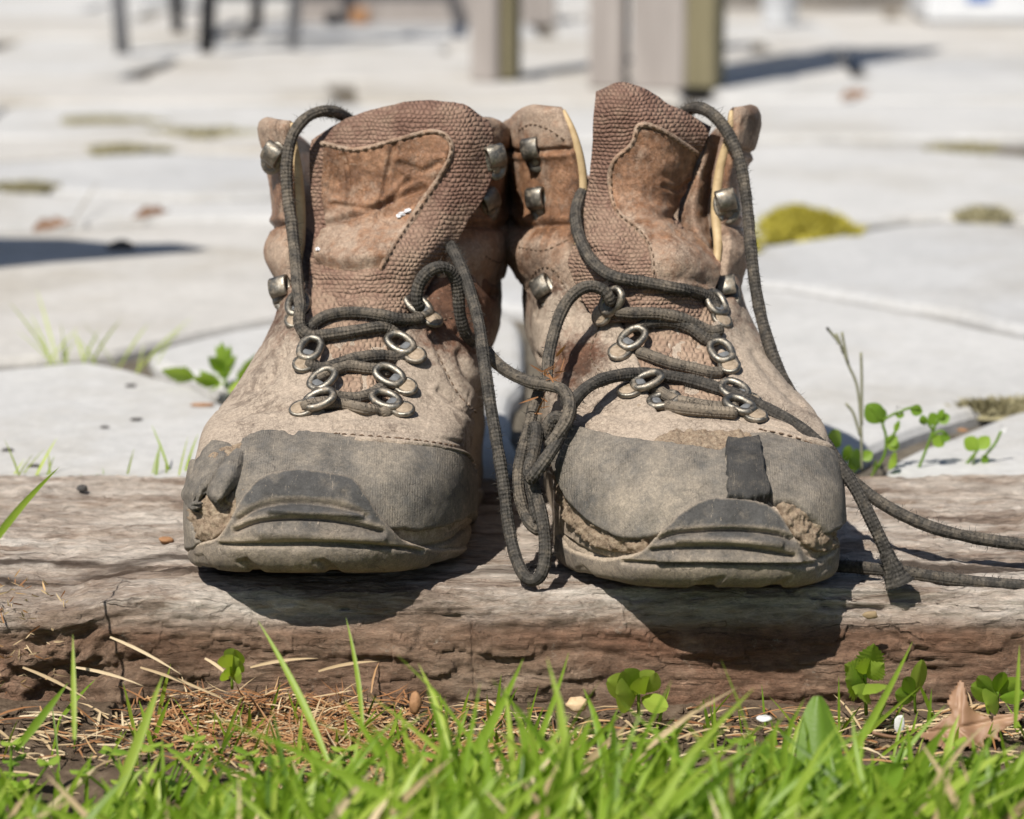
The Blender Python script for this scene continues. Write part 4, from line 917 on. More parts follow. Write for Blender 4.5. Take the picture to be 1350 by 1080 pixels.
# ------------------------------------------------------------------ plants
class Strips:
    def __init__(s): s.V = []; s.F = []; s.t = []; s.n = 0
    def blade(s, base, tip, w, bend=(0, 0, 0), tone=.5, seg=6, fold=.25, face=None, shape='grass'):
        base, tip = np.asarray(base, float), np.asarray(tip, float); mid = (base + tip) / 2 + np.asarray(bend, float)
        u = np.linspace(0, 1, seg + 1)[:, None]; p = (1 - u) ** 2 * base + 2 * u * (1 - u) * mid + u ** 2 * tip
        T = np.gradient(p, axis=0); T /= np.linalg.norm(T, axis=1, keepdims=True) + 1e-9
        fd = np.array(face, float) if face is not None else np.array([rng.normal() * .6, -1, rng.normal() * .3])
        Sd = np.cross(T, fd); Sd /= np.linalg.norm(Sd, axis=1, keepdims=True) + 1e-9; Nn = np.cross(Sd, T)
        uu = u[:, 0]
        if shape == 'grass': pr = np.minimum(1, .55 + uu * 1.2) * (1 - uu ** 2.6)
        elif shape == 'leaf': pr = np.sin(np.pi * np.clip(uu * .97 + .03, 0, 1)) ** .75
        elif shape == 'spoon': pr = .16 + .9 * np.sin(np.pi * uu ** 1.5) ** .9 * (uu > .15); pr[-1] = .1
        else: pr = np.ones_like(uu)
        pr = np.maximum(pr, .02) * w / 2
        L_ = p - Sd * pr[:, None] + Nn * (pr * fold)[:, None]; R_ = p + Sd * pr[:, None] + Nn * (pr * fold)[:, None]
        V = np.stack([L_, p, R_], 1).reshape(-1, 3); k = s.n
        for i in range(seg):
            for j in (0, 1): s.F.append((k + i * 3 + j, k + i * 3 + j + 1, k + i * 3 + j + 4, k + i * 3 + j + 3))
        s.V.append(V); s.t.append(np.full(len(V), tone)); s.n += len(V)
    def build(s, name, mat, parent=None, kind=None):
        o = mesh_obj(name, np.vstack(s.V), s.F, mat, parent, attr={'tone': np.clip(np.concatenate(s.t), 0, 1)})
        if kind: o['kind'] = kind
        return o
_gx = np.linspace(-.5, .5, 501); _gy = np.linspace(-.8, -.03, 386); _GZ = soil_z(*np.meshgrid(_gx, _gy, indexing='ij')); _DN = fbm(np.stack([*[q * 14 for q in np.meshgrid(_gx, _gy, indexing='ij')], 0 * _GZ], -1), 2, 77)
def _lut(A, x, y): return float(A[min(500, max(0, int((x + .5) * 500))), min(385, max(0, int((y + .8) * 500)))])
def gz(x, y): return _lut(_GZ, x, y)
def build_grass():
    st = Strips(); dr = Strips(); rr = random.Random(3)
    for k in range(9800):
        x0r = rr.uniform(-.25, .25)
        y = (-.160 if x0r < -.02 else -.154) - .40 * rr.random() ** .95; hw = .235 * (1.1 + y) / .95 + .03; x = x0r / .25 * (hw + .11)
        edge = smooth(-.15, -.22, y); dens = _lut(_DN, x, y)
        if rr.random() > .35 + .65 * edge + .5 * dens: continue
        h = rr.uniform(.014, .038) * (1 + .14 * smooth(-.03, .05, x)) * (.75 + .7 * edge + .35 * smooth(-.3, -.42, y)) * (1 + .5 * dens)
        lean = rr.gauss(.25, .5); lf = rr.gauss(0, .35)
        b = np.array([x, y, gz(x, y) - .001]); t = b + np.array([lean * h, lf * h, h * rr.uniform(.7, 1.05)])
        (dr if rr.random() < .07 else st).blade(b, t, rr.uniform(.002, .0052), (rr.gauss(0, .1) * h, rr.gauss(0, .1) * h, .18 * h), rr.gauss(.48, .24) + .15 * dens, 5, .3)
    for k in range(420):    # broad blades close to the camera
        y = rr.uniform(-.50, -.27); hw = .235 * (1.1 + y) / .95 + .04; x = rr.uniform(-hw, hw); h = rr.uniform(.03, .062); b = np.array([x, y, gz(x, y) - .001])
        st.blade(b, b + [rr.gauss(.35, .4) * h, rr.gauss(0, .3) * h, h * rr.uniform(.7, 1)], rr.uniform(.004, .0085), (0, 0, .15 * h), rr.gauss(.6, .22), 6, .3)
    for k in range(150):    # thin outliers towards the sleeper
        x = rr.uniform(-.24, .24); y = rr.uniform(-.13, -.066); h = rr.uniform(.008, .026); b = np.array([x, y, gz(x, y) - .001])
        st.blade(b, b + [rr.gauss(.1, .4) * h, rr.gauss(0, .3) * h, h], rr.uniform(.001, .0022), (0, 0, .1 * h), rr.gauss(.5, .2), 5)
    tag(dr.build('dry_grass', M['straw']), 'withered straw coloured blades scattered through the lawn', 'dry grass', kind='stuff')
    o = st.build('grass', M['grass']); tag(o, 'short bright green lawn grass along the foreground', 'grass', kind='stuff')
build_grass()
def tall(px0, py0, px1, py1, y0, y1, w, tone, bend=0.0):
    st = Strips(); st.blade(PY(px0, py0, y0), PY(px1, py1, y1), w, (bend, 0, 0), tone, 12, .35, face=(.2, -1, .25)); return st
TB = [(432, 1004, 340, 818, -.17, -.13, .0030, .62, .003, 'long pale grass blade leaning left in front of the left boot'), (478, 960, 456, 814, -.15, -.12, .0020, .6, .002, 'slim upright grass blade below the left boot shadow'),
      (98, 975, 96, 836, -.17, -.15, .0022, .85, 0, 'pale upright grass blade near the left end of the sleeper'), (-25, 740, 78, 616, -.14, -.06, .0032, .6, -.004, 'grass blade reaching in from the left edge over the sleeper'),
      (1100, 1030, 1203, 846, -.17, -.13, .0034, .6, .002, 'long grass blade leaning right beside the broad dock leaf'), (560, 1090, 690, 868, -.22, -.17, .0048, .5, .004, 'broad blurred grass blade rising below the gap between the boots'),
      (660, 1090, 750, 860, -.20, -.15, .0030, .55, .003, 'blurred grass blade leaning right under the hanging laces'), (1338, 960, 1344, 850, -.14, -.13, .0022, .6, 0, 'upright grass blade at the right edge of the lawn'),
      (150, 1060, 215, 890, -.2, -.18, .0042, .8, 0, 'pale broad grass blade on the left of the lawn'), (20, 990, 90, 900, -.15, -.13, .0036, .35, 0, 'dark green grass blade low on the left')]
for *a, lab in TB:
    o = tall(*a[:8], a[8]).build('tall_grass', M['grass']); tag(o, lab, 'grass', 'tall single blades of grass')

def litter():
    rr = random.Random(9); st = Strips(); s2 = Strips()
    for k in range(2600):
        cx, cy = rr.choice([(-.085, -.085), (-.06, -.10), (-.03, -.115), (-.105, -.075)]); x = rr.gauss(cx, .028); y = min(-.060, rr.gauss(cy, .018)); l = rr.uniform(.004, .016); a = rr.uniform(0, math.tau)
        z = gz(x, y) + rr.uniform(.0005, .006); b = np.array([x, y, z]); d = np.array([math.cos(a), math.sin(a) * .7, rr.gauss(0, .35)]) * l
        (st if rr.random() < .8 else s2).blade(b, b + d, rr.uniform(.0005, .0011), tuple(rr.gauss(0, .1) * l for _ in range(3)), rr.gauss(.45, .2), 3, .3, face=(0, -.5, 1))
    for k in range(700):
        x = rr.uniform(-.24, .24); y = -.061 - abs(rr.gauss(0, .035)); l = rr.uniform(.005, .028); a = rr.uniform(0, math.tau); z = gz(x, y) + rr.uniform(.0006, .004)
        b = np.array([x, y, z]); d = np.array([math.cos(a), math.sin(a) * .6, rr.gauss(0, .15)]) * l
        (s2 if rr.random() < .7 else st).blade(b, b + d, rr.uniform(.0006, .0015), (0, 0, .1 * l), rr.gauss(.5, .22), 3, .3, face=(0, -.5, 1))
    for k in range(200):    # rotted end of the sleeper at the left
        q = PY(rr.gauss(10, 40), rr.uniform(760, 905), -.035 + rr.uniform(-.02, .01)); a = rr.uniform(0, math.tau); l = rr.uniform(.002, .008); d = np.array([math.cos(a) * .8, rr.gauss(0, .3), math.sin(a) * .6]) * l
        (s2 if rr.random() < .55 else st).blade(q, q + d, rr.uniform(.0004, .001), (0, -.1 * l, 0), rr.gauss(.5, .25), 3, .3)
    for (x0_, y0_, x1_, y1_) in [(185, 880, 300, 925), (100, 880, 190, 905), (330, 880, 420, 868), (30, 880, 120, 925), (420, 885, 500, 872), (270, 868, 310, 900), (145, 840, 240, 890)]:
        s2.blade(PY(x0_, y0_, -.075), PY(x1_, y1_, -.085), .0014, (0, 0, .002), rr.uniform(.3, .8), 6, .3, face=(0, -1, .5))
    tag(st.build('dry_needles', M['dry']), 'heap of orange brown dry needles before the left boot', 'needles', kind='stuff')
    tag(s2.build('dead_straw', M['straw']), 'scattered pale dead straw along the foot of the sleeper', 'straw', kind='stuff')
    V = []; Fc = []; n = 0      # clods
    for k in range(900):
        x = rr.uniform(-.25, .25); y = -.060 - abs(rr.gauss(0, .03)); r = rr.uniform(.0006, .0026) * (1 if rr.random() < .9 else 1.6); c = np.array([x, y, gz(x, y) + r * .3])
        t = np.array([(1, 0, 0), (-1, 0, 0), (0, 1, 0), (0, -1, 0), (0, 0, 1), (0, 0, -1)], float) * r * rng.uniform(.6, 1.3, (6, 3)); t += rng.normal(size=(6, 3)) * r * .25
        V.append(t + c); Fc += [tuple(n + q for q in f) for f in ((0, 2, 4), (2, 1, 4), (1, 3, 4), (3, 0, 4), (2, 0, 5), (1, 2, 5), (3, 1, 5), (0, 3, 5))]; n += 6
    o = mesh_obj('soil_clods', np.vstack(V), Fc, M['soil'], smoothing=False); tag(o, 'small crumbs of dry soil at the foot of the sleeper', 'soil', kind='stuff')
litter()

def leaf_mesh(outline_fn, base, tip, side_hint, n=18, m=7, cup=.15, curl=0.0, droop=0.0, wav=0.0, seed=0):
    """leaf from base to tip; outline_fn(u) gives the half width"""
    base, tip = np.asarray(base, float), np.asarray(tip, float); A = tip - base; Ln = np.linalg.norm(A); A = A / Ln
    Sd = np.asarray(side_hint, float); Sd = Sd - A * (Sd @ A); Sd /= np.linalg.norm(Sd); Nn = np.cross(A, Sd); V = []
    for i in range(n + 1):
        u = i / n; w = outline_fn(u) * Ln
        for j in range(m):
            v = j / (m - 1) * 2 - 1
            hN = cup * w * v * v + curl * Ln * u * u - .06 * Ln * (1 - abs(v)) ** 4 * .4 + wav * Ln * math.sin(u * 17 + v * 3 + seed) * abs(v)
            V.append(base + A * u * Ln + Sd * w * v + Nn * hN + np.array([0, 0, -droop * Ln * u * u]))
    return np.array(V), grid_faces(n + 1, m)
M['stalk'] = m_leaf('dry_stalk', (.14, .14, .09), (.24, .24, .16), (.34, .33, .24), .1, .7)
def plant(label, base, leaves, stems, mat='leaf', smat=None, name='weed', cat='weed', group=None, tone=.5):
    r = empty(name, tuple(base), label, cat, group)
    for (pts, rad) in stems:
        V, Fc, uv = tube(resample(pts, .002) if len(pts) > 2 else np.array(pts), rad, 7); mesh_obj('stem', V, Fc, M[smat or mat], r, attr={'tone': np.full(len(V), tone * .8)})
    for (fn, b, t, sd, kw) in leaves:
        tn = kw.pop('tone', tone + random.uniform(-.15, .2)); V, Fc = leaf_mesh(fn, b, t, sd, **kw); mesh_obj('leaf', V, Fc, M[mat], r, attr={'tone': np.full(len(V), tn)})
    return r
oval = lambda w: (lambda u: w * math.sin(math.pi * min(1, max(0, u * .96 + .02))) ** .7)
spoon = lambda w: (lambda u: .03 if u < .25 else .03 + w * math.sin(math.pi * (u - .25) / .75) ** .7)
serr = lambda w: (lambda u: w * math.sin(math.pi * min(1, (u * .97 + .03)) ** .75) ** 1.05 * (.74 + .36 * ((u * 8) % 1)))
def L_(b, t, w=.3, fn=oval, sd=None, Y0=-.08, Y1=-.09, **kw):
    B, T = PY(*b, Y0), PY(*t, Y1); A = T - B
    if sd is None: sd = np.cross(A, np.array([0, -1, .35]))
    return (fn(w), B, T, sd, kw)
# seedling in front of the right boot
plant('bright green seedling with rounded leaves by the sleeper, below the laces', PY(840, 940, -.078), [L_((838, 912), (800, 898), .3), L_((842, 915), (822, 884), .32), L_((845, 912), (864, 886), .32), L_((846, 920), (880, 934), .22, Y1=-.095), L_((838, 918), (812, 916), .3, Y1=-.1), L_((850, 915), (845, 893), .35)], [([PY(842, 942, -.078), PY(842, 925, -.08), PY(842, 912, -.08)], .0007)], tone=.95, name='seedling', cat='seedling')
plant('small nettle with serrated leaves under the right boot shadow', PY(1140, 938, -.072), [L_((1144, 885), (1152, 848), .34, serr, n=36), L_((1138, 893), (1113, 876), .36, serr, n=36), L_((1138, 900), (1114, 896), .34, serr, n=36, Y1=-.1), L_((1143, 893), (1166, 874), .34, serr, n=36), L_((1140, 902), (1128, 916), .36, serr, n=36, Y1=-.1), L_((1143, 902), (1156, 914), .36, serr, n=36, Y1=-.1), L_((1142, 888), (1136, 868), .34, serr, n=36)], [([PY(1142, 942, -.072), PY(1141, 915, -.078), PY(1140, 888, -.08)], .0008)], tone=.9, name='nettle', cat='nettle')
plant('narrow yellow tipped sprout beside the nettle', PY(1205, 930, -.072), [L_((1206, 915), (1216, 870), .16, tone=.95), L_((1205, 918), (1193, 893), .2), L_((1205, 920), (1180, 915), .25)], [([PY(1207, 940, -.072), PY(1206, 926, -.074), PY(1206, 912, -.076)], .0006)], tone=.6, name='sprout', cat='sprout')
plant('low leafy weed at the right edge against the sleeper', PY(1315, 925, -.072), [L_((1315, 918), (1280, 905), .25), L_((1315, 918), (1300, 930), .25, Y1=-.1), L_((1318, 915), (1345, 896), .25), L_((1315, 912), (1322, 886), .2), L_((1312, 915), (1288, 893), .2), L_((1318, 920), (1350, 915), .25)], [([PY(1315, 935, -.072), PY(1315, 925, -.074), PY(1315, 912, -.076)], .0007)], tone=.55)
plant('tiny pale green sprig at the sleeper foot below the left boot', PY(306, 905, -.07), [L_((305, 882), (296, 864), .3), L_((306, 880), (310, 856), .3), L_((307, 884), (316, 870), .3), L_((306, 892), (318, 888), .3), L_((305, 893), (294, 886), .3)], [([PY(306, 908, -.07), PY(306, 890, -.072), PY(306, 878, -.074)], .0006)], tone=.85, name='sprig', cat='sprig')
# broad leaf in the lawn
plant('broad dark green dock leaf standing in the lawn at right', PY(1085, 1085, -.17), [(lambda u: .20 * math.sin(math.pi * (u * .9 + .08)) ** .6, PY(1088, 1075, -.175), PY(1078, 918, -.155), np.array([1, .15, 0]), dict(cup=.35, n=26, tone=.3)),
      (lambda u: .22 * math.sin(math.pi * (u * .9 + .08)) ** .6, PY(1085, 1080, -.175), PY(1000, 990, -.19), np.array([.5, .3, 1]), dict(cup=.3, n=22, tone=.45)), (lambda u: .2 * math.sin(math.pi * (u * .9 + .08)) ** .6, PY(1090, 1080, -.175), PY(1190, 1010, -.19), np.array([-.5, .3, 1]), dict(cup=.3, n=22, tone=.5))],
      [([PY(1085, 1100, -.175), PY(1086, 1085, -.175), PY(1088, 1072, -.175)], .0012)], tone=.35, name='dock', cat='dock')
rr = random.Random(21)
CL = [(255, 905, 'round leaved clover in the lawn below the left boot'), (520, 1010, 'pale blurred clover at the bottom centre of the lawn'), (690, 960, 'clover leaves under the gap between the boots'), (1190, 1010, 'clover patch right of the dock leaf'), (930, 985, 'clover leaves below the right boot shadow'), (60, 960, 'clover at the left edge of the lawn'), (1250, 1050, 'bright clover in the lower right corner'), (410, 985, 'clover leaves in front of the dry needles'), (800, 1030, 'blurred clover low in the middle of the lawn')]
for cx, cy, lab in CL:
    lv = []; sm = []; b = PZ(cx, cy, ZL) if cy < 1000 else PZ(cx, 1000, ZL); b[1] = max(min(b[1] - .06, -.155), -.24); b[2] = ZL - .002
    for q in range(14):
        d = np.array([rr.uniform(-.022, .022), rr.uniform(-.02, .02), rr.uniform(.008, .024)]); tip = b + d
        sm.append(([b + d * [.3, .3, 0], b + d * [.7, .7, .6], tip], .0005))
        for w in range(3):
            a = w * math.tau / 3 + rr.random(); dr = np.array([math.cos(a), math.sin(a), rr.uniform(-.1, .45)]) * rr.uniform(.0038, .0065)
            lv.append((oval(.42), tip, tip + dr, np.cross(dr, (0, 0, 1)), dict(n=7, m=5, cup=.2, tone=rr.uniform(.4, .9))))
    plant(lab, b, lv, sm, name='clover', cat='clover', group='clover patches in the lawn')
# dead oak leaf
def oak_leaf():
    r = empty('dry_leaf', tuple(PY(1270, 990, -.09)), 'curled brown dead oak leaf lying at the right on the soil', 'leaf')
    out = [(1203, 968), (1222, 962), (1240, 948), (1252, 940), (1248, 925), (1258, 905), (1268, 894), (1276, 915), (1282, 932), (1300, 942), (1330, 940), (1352, 941), (1338, 955), (1318, 968), (1326, 980), (1300, 975), (1296, 992), (1270, 985), (1250, 992), (1225, 978)]
    nx, ny = 60, 46; gx = np.linspace(1198, 1356, nx); gy = np.linspace(890, 996, ny); GX, GY = np.meshgrid(gx, gy, indexing='ij')
    sd = sd_poly(GX, GY, spoly(out, 110)); Yd = -.088 - .018 * (GY - 890) / 106 + .006 * np.sin((GX - 1200) / 40) - .004 * np.exp(-((GX - 1270) / 14) ** 2)
    vein = np.minimum.reduce([sd_line(GX, GY, l) for l in ([(1203, 968), (1265, 960), (1350, 942)], [(1262, 960), (1268, 896)], [(1262, 961), (1297, 990)], [(1240, 964), (1252, 990)])])
    V = np.stack([PY(a, b, c) for a, b, c in zip(GX.ravel(), GY.ravel(), (Yd + .0012 * np.exp(-(vein / 2.5) ** 2) + .002 * n2(GX, GY, .03, 3, 5)).ravel())])
    k = sd > 0; keep = k[:-1, :-1] & k[1:, :-1] & k[:-1, 1:] & k[1:, 1:]
    V, Fc, (tn,) = compact(V, grid_faces(nx, ny, keep), ((.5 + .3 * n2(GX, GY, .04, 3, 8) + .35 * np.exp(-(vein / 1.5) ** 2)).ravel(),))
    o = mesh_obj('blade', V, Fc, M['oak'], r, attr={'tone': tn}); md = o.modifiers.new('t', 'SOLIDIFY'); md.thickness = .0005
    V, Fc, uv = tube(resample([PY(1150, 966, -.1), PY(1180, 972, -.1), PY(1205, 967, -.098)], .002), .0007, 6); mesh_obj('stalk', V, Fc, M['oak'], r, attr={'tone': np.full(len(V), .3)})
oak_leaf()
def pebble(px, py, Y, r, mat, label, name='pebble', cat='pebble', sq=(1, .8, .6)):
    n, m = 14, 18; u = np.linspace(0, math.pi, n)[:, None]; v = np.linspace(0, 2 * math.pi, m)[None]
    S = np.stack([np.sin(u) * np.cos(v), np.sin(u) * np.sin(v), np.cos(u) + 0 * v], -1); S *= (1 + .45 * fbm(S * 1.3 + px, 4, 2, .65))[..., None]
    o = mesh_obj(name, (S * np.array(sq) * r).reshape(-1, 3) + PY(px, py, Y), grid_faces(n, m), mat); return tag(o, label, cat)
M['tan'] = m_plain('tan_pebble', (.45, .3, .16), (.62, .46, .3), 120, .7); M['nut'] = m_plain('brown_husk', (.22, .11, .05), (.36, .2, .1), 200, .7)
M['char'] = m_plain('dark_crumb', (.03, .028, .028), (.08, .075, .07), 300, .9)
pebble(760, 929, -.085, .0046, M['tan'], 'smooth tan pebble on the soil below the laces')
pebble(548, 926, -.085, .0042, M['nut'], 'brown seed husk standing on the soil by the needles', 'seed_husk', 'husk', (.6, .7, 1))
pebble(1008, 947, -.085, .0036, M['white'], 'white shell flake on the soil left of the dock leaf', 'shell_flake', 'flake', (1, .7, .3))
pebble(1186, 957, -.085, .004, M['white'], 'white shell flake beside the dead oak leaf', 'shell_flake', 'flake', (.5, .15, 1))
pebble(1225, 1010, -.12, .004, M['white'], 'blurred white flake below the dead oak leaf', 'shell_flake', 'flake', (.7, .3, .3))
pebble(219, 712, PZ(219, 712, .002)[1], .0022, M['nut'], 'tiny brown crumb lying on the sleeper left of the boots', 'crumb', 'crumb', (1.4, 1, .7))
pebble(108, 644, PZ(108, 644, .002)[1], .0022, M['char'], 'small dark crumb on the back of the sleeper at left', 'crumb', 'crumb', (1.2, 1, .7))
pebble(1147, 811, -.062, .0022, M['straw'], 'pale chip stuck on the front of the sleeper at right', 'chip', 'chip', (1.3, .4, .7))

# weeds and tufts in the paving joints
def tuft(px, py, n, h, spread, label, tone=.7, mat='grass', lean=0.0, seed=0):
    rr = random.Random(seed + px); st = Strips(); b = PZ(px, py, ZP); r = None
    for k in range(n):
        q = b + [rr.gauss(0, spread), rr.gauss(0, spread * .5), -.006]; hh = h * rr.uniform(.45, 1)
        st.blade(q, q + [rr.gauss(lean, .45) * hh, rr.gauss(0, .3) * hh, hh], rr.uniform(.0008, .0016), (0, 0, .12 * hh), rr.gauss(tone, .15), 6)
    o = st.build('grass_tuft', M[mat]); tag(o, label, 'grass tuft', 'grass tufts in the paving joints')
tuft(88, 476, 9, .045, .012, 'blurred grass tuft in the paving joint at far left', 1.1, lean=-.2); tuft(150, 478, 9, .035, .016, 'blurred thin grass tuft right of the far left tuft', 1.0, lean=.4)
tuft(15, 628, 4, .020, .004, 'short grass tuft behind the left end of the sleeper', .9, lean=.1); tuft(50, 630, 4, .03, .005, 'leaning grass tuft behind the sleeper at left', .95, lean=.5)
tuft(202, 628, 5, .030, .007, 'upright grass tuft behind the sleeper near the left boot', .9, lean=-.1); tuft(238, 624, 4, .030, .004, 'wispy grass sprig touching the left boot', .7, lean=.1); tuft(125, 628, 4, .011, .01, 'very short grass stubs behind the sleeper', .7)
B = PZ(295, 508, ZP)
def at0(px, py, dy=0.0): return PY(px, py, B[1] + dy)
WL = [((296, 500), (292, 450), 0), ((296, 490), (274, 470), -.01), ((298, 488), (312, 468), 0), ((296, 478), (284, 456), 0), ((297, 480), (304, 455), 0), ((318, 506), (338, 466), -.01), ((322, 500), (326, 474), 0), ((318, 506), (354, 490), 0), ((290, 506), (252, 498), -.01), ((256, 499), (212, 488), -.01), ((285, 507), (262, 488), 0), ((305, 508), (330, 514), -.02), ((290, 508), (276, 516), -.02)]
plant('blurred green weed in the paving joint left of the boots', B, [(serr(.26), at0(*a), at0(*b, d), np.array([.8, .1, .6]), dict(n=22, tone=random.uniform(.55, .95))) for a, b, d in WL], [([at0(297, 512), at0(297, 500), at0(296, 485)], .0010), ([at0(312, 512), at0(318, 506), at0(322, 500)], .0009)], tone=.6)
def cress(px, py, label, stems, leaves, flowers, smat='leaf'):
    b = PZ(px, py, ZP); Y = b[1]; r = plant(label, b, [(oval(.45), PY(*q0, Y), PY(*q1, Y + dy), np.array([.3, .2, 1.]), dict(n=9, m=5, tone=tn)) for q0, q1, dy, tn in leaves], [([PY(x, y, Y) for x, y in s], .0007) for s in stems], tone=.55, smat=smat, name='bittercress', cat='weed', group='flowering weeds behind the sleeper')
    for fx, fy in flowers:
        c = PY(fx, fy, Y)
        for a in range(4):
            d = np.array([math.cos(a * 1.57 + .4), -.2, math.sin(a * 1.57 + .4)]) * .0022; V, Fc = leaf_mesh(oval(.4), c, c + d, np.cross(d, (0, 1, 0)), n=5, m=4); mesh_obj('petal', V, Fc, M['white'], r)
cress(1135, 618, 'tall dry seed stalk behind the right boot', [[(1136, 620), (1135, 560), (1130, 510), (1118, 480), (1108, 455), (1090, 432)], [(1118, 480), (1112, 450), (1110, 438)], [(1112, 466), (1106, 448), (1102, 440)], [(1136, 560), (1136, 500), (1135, 465)], [(1134, 575), (1125, 545), (1115, 532)]], [((1108, 588), (1094, 570), -.005, .7), ((1124, 604), (1112, 592), -.005, .6), ((1135, 615), (1120, 602), -.01, .5), ((1136, 606), (1150, 596), 0, .6)], [(1107, 452)], 'stalk')
cress(1152, 622, 'curving reddish weed with small white flower behind the laces', [[(1152, 624), (1166, 600), (1168, 575), (1164, 556), (1180, 545)], [(1164, 556), (1155, 545), (1145, 535)], [(1168, 585), (1180, 570), (1185, 555)], [(1180, 545), (1200, 538), (1212, 540)]], [((1164, 556), (1142, 534), 0, .35), ((1164, 556), (1160, 537), 0, .3), ((1180, 545), (1192, 548), 0, .4), ((1200, 538), (1216, 544), 0, .4), ((1180, 570), (1186, 556), 0, .6), ((1170, 580), (1184, 592), 0, .7), ((1174, 604), (1182, 612), -.01, .7), ((1156, 616), (1150, 622), -.01, .6), ((1170, 588), (1182, 575), 0, .6)], [(1184, 540)])
cress(1210, 618, 'branching green weed in the middle of the right joint', [[(1210, 620), (1222, 590), (1230, 568), (1236, 552)], [(1226, 578), (1238, 568), (1248, 572)], [(1230, 568), (1222, 555), (1216, 548)]], [((1238, 552), (1244, 540), 0, .35), ((1236, 556), (1252, 548), 0, .4), ((1220, 560), (1215, 548), 0, .4), ((1240, 574), (1252, 580), 0, .3), ((1230, 575), (1244, 588), 0, .6), ((1236, 560), (1226, 545), 0, .4)], [])
cress(1275, 612, 'small three leaved weed with white bud at far right', [[(1272, 614), (1282, 602), (1290, 592)], [(1298, 602), (1312, 585), (1320, 568)]], [((1290, 592), (1272, 578), 0, .65), ((1290, 592), (1304, 576), 0, .65), ((1288, 594), (1282, 612), -.005, .7), ((1296, 600), (1300, 612), 0, .4)], [(1322, 565)])
def moss(px, py, wx, wy, h, label, n=1500, tone=.55, mat='moss', name='moss'):
    rr = random.Random(px); c = PZ(px, py, ZP); sx = wx / F_PX * (c[1] + 1.1); e = PZ(px, py - wy, ZP); sy = abs(e[1] - c[1]); st = Strips()
    for k in range(n):
        a = rr.uniform(0, math.tau); q = rr.random() ** .5; x, y = q * math.cos(a), q * math.sin(a); lim = 1 + .3 * math.sin(a * 3 + px) + .2 * math.sin(a * 7 + 2 * px); x *= lim; y *= lim; z = h * max(0, 1 - q * q) ** .6 * (1 + .22 * math.sin(x * 5 + px) * math.sin(y * 4))
        b = c + [x * sx, y * sy, z - .004]; d = np.array([rr.gauss(0, .5) + x * .6, rr.gauss(0, .5), 1]) * rr.uniform(.003, .008); st.blade(b, b + d, .0022, (0, 0, .001), rr.gauss(tone, .22), 2, .3)
    m, k = 9, 20; V = [c + [math.cos(t) * r_ * sx, math.sin(t) * r_ * sy, h * .85 * max(0, 1 - r_ * r_) ** .6 - .006] for r_ in np.linspace(.02, 1, m) for t in np.linspace(0, math.tau, k, endpoint=False)]
    r = empty(name, tuple(c), label, 'moss'); st.build('fronds', M[mat], r)['kind'] = 'stuff'
    mesh_obj('cushion', np.array(V), [(i * k + j, i * k + (j + 1) % k, (i + 1) * k + (j + 1) % k, (i + 1) * k + j) for i in range(m - 1) for j in range(k)], M[mat], r, attr={'tone': np.full(len(V), .35)})
moss(1058, 305, 52, 10, .016, 'bright yellow green moss cushion in the joint right of the boots', 3000, .58)
moss(972, 326, 26, 7, .010, 'low olive moss beside the bright moss cushion', 700, .3)
moss(1298, 285, 30, 4, .006, 'dull olive moss in the joint at far right', 700, .2 + .3, 'dull')
moss(165, 199, 45, 3, .005, 'thin olive moss strip in the joint at upper left', 700, .2 + .3, 'dull'); moss(30, 249, 40, 3, .005, 'dark olive moss at the left edge of the patio', 700, .15 + .3, 'dull')
moss(140, 160, 60, 3, .004, 'long olive moss strip far back at left', 900, .25 + .3, 'dull'); moss(270, 178, 60, 4, .006, 'brownish moss in a joint behind the left boot', 700, .2 + .3, 'dull'); moss(1275, 198, 40, 4, .006, 'faint moss in the joint at upper right', 500, .15 + .3, 'dull')
moss(1325, 537, 46, 3, .003, 'dry brown moss in the lower right joint', 500, .25, 'dull', 'dry_moss')
def debris(px, py, r, mat, label, sq=(1.5, 1, .4), cat='debris', name='debris'): pebble(px, py, PZ(px, py, ZP + r * .3)[1], r, M[mat], label, name, cat, sq)
debris(268, 534, .0028, 'nut', 'tiny reddish crumb on the slab left of the boots', (2.4, .6, .4), 'crumb', 'crumb'); debris(180, 553, .002, 'char', 'dark speck on the near left slab', cat='speck', name='speck'); debris(172, 508, .002, 'char', 'dark speck near the back of the left slab', cat='speck', name='speck')
debris(138, 563, .0016, 'char', 'small dark speck in the middle of the left slab', cat='speck', name='speck'); debris(45, 615, .0024, 'char', 'dark speck by the back of the sleeper at left', cat='speck', name='speck'); debris(10, 593, .002, 'char', 'dark speck at the left edge of the slab', cat='speck', name='speck'); debris(1268, 567, .002, 'nut', 'brown speck on the right slab', cat='speck', name='speck')
def dead_leaf(px, py, L, label, tone, ang):
    c = PZ(px, py, ZP + .003); d = np.array([math.cos(ang), math.sin(ang), .12]) * L; V, Fc = leaf_mesh(serr(.26), c - d / 2, c + d / 2, np.array([-math.sin(ang), math.cos(ang), .5]), cup=.5, curl=.1, wav=.03); tag(mesh_obj('dry_leaf', V, Fc, M['oak'], attr={'tone': np.full(len(V), tone)}), label, 'leaf', 'dead leaves on the patio')
dead_leaf(70, 300, .032, 'blurred brown dead leaf on the patio at left', .15, .3); dead_leaf(200, 285, .035, 'dark dead leaf on the patio behind the blue shadow', .05, -.4); dead_leaf(1128, 128, .04, 'blurred tan leaf far back on the right', .35, .5)
debris(160, 325, .007, 'char', 'small black lump inside the blue shadow at left', (1.4, 1, .7), 'lump', 'lump');
st = Strips(); st.blade(PZ(90, 306, ZP), PZ(135, 266, ZP) + [0, 0, .02], .003, (0, 0, .004), .3, 6); tag(st.build('twig', M['straw']), 'thin blurred twig beside the blue shadow', 'twig')

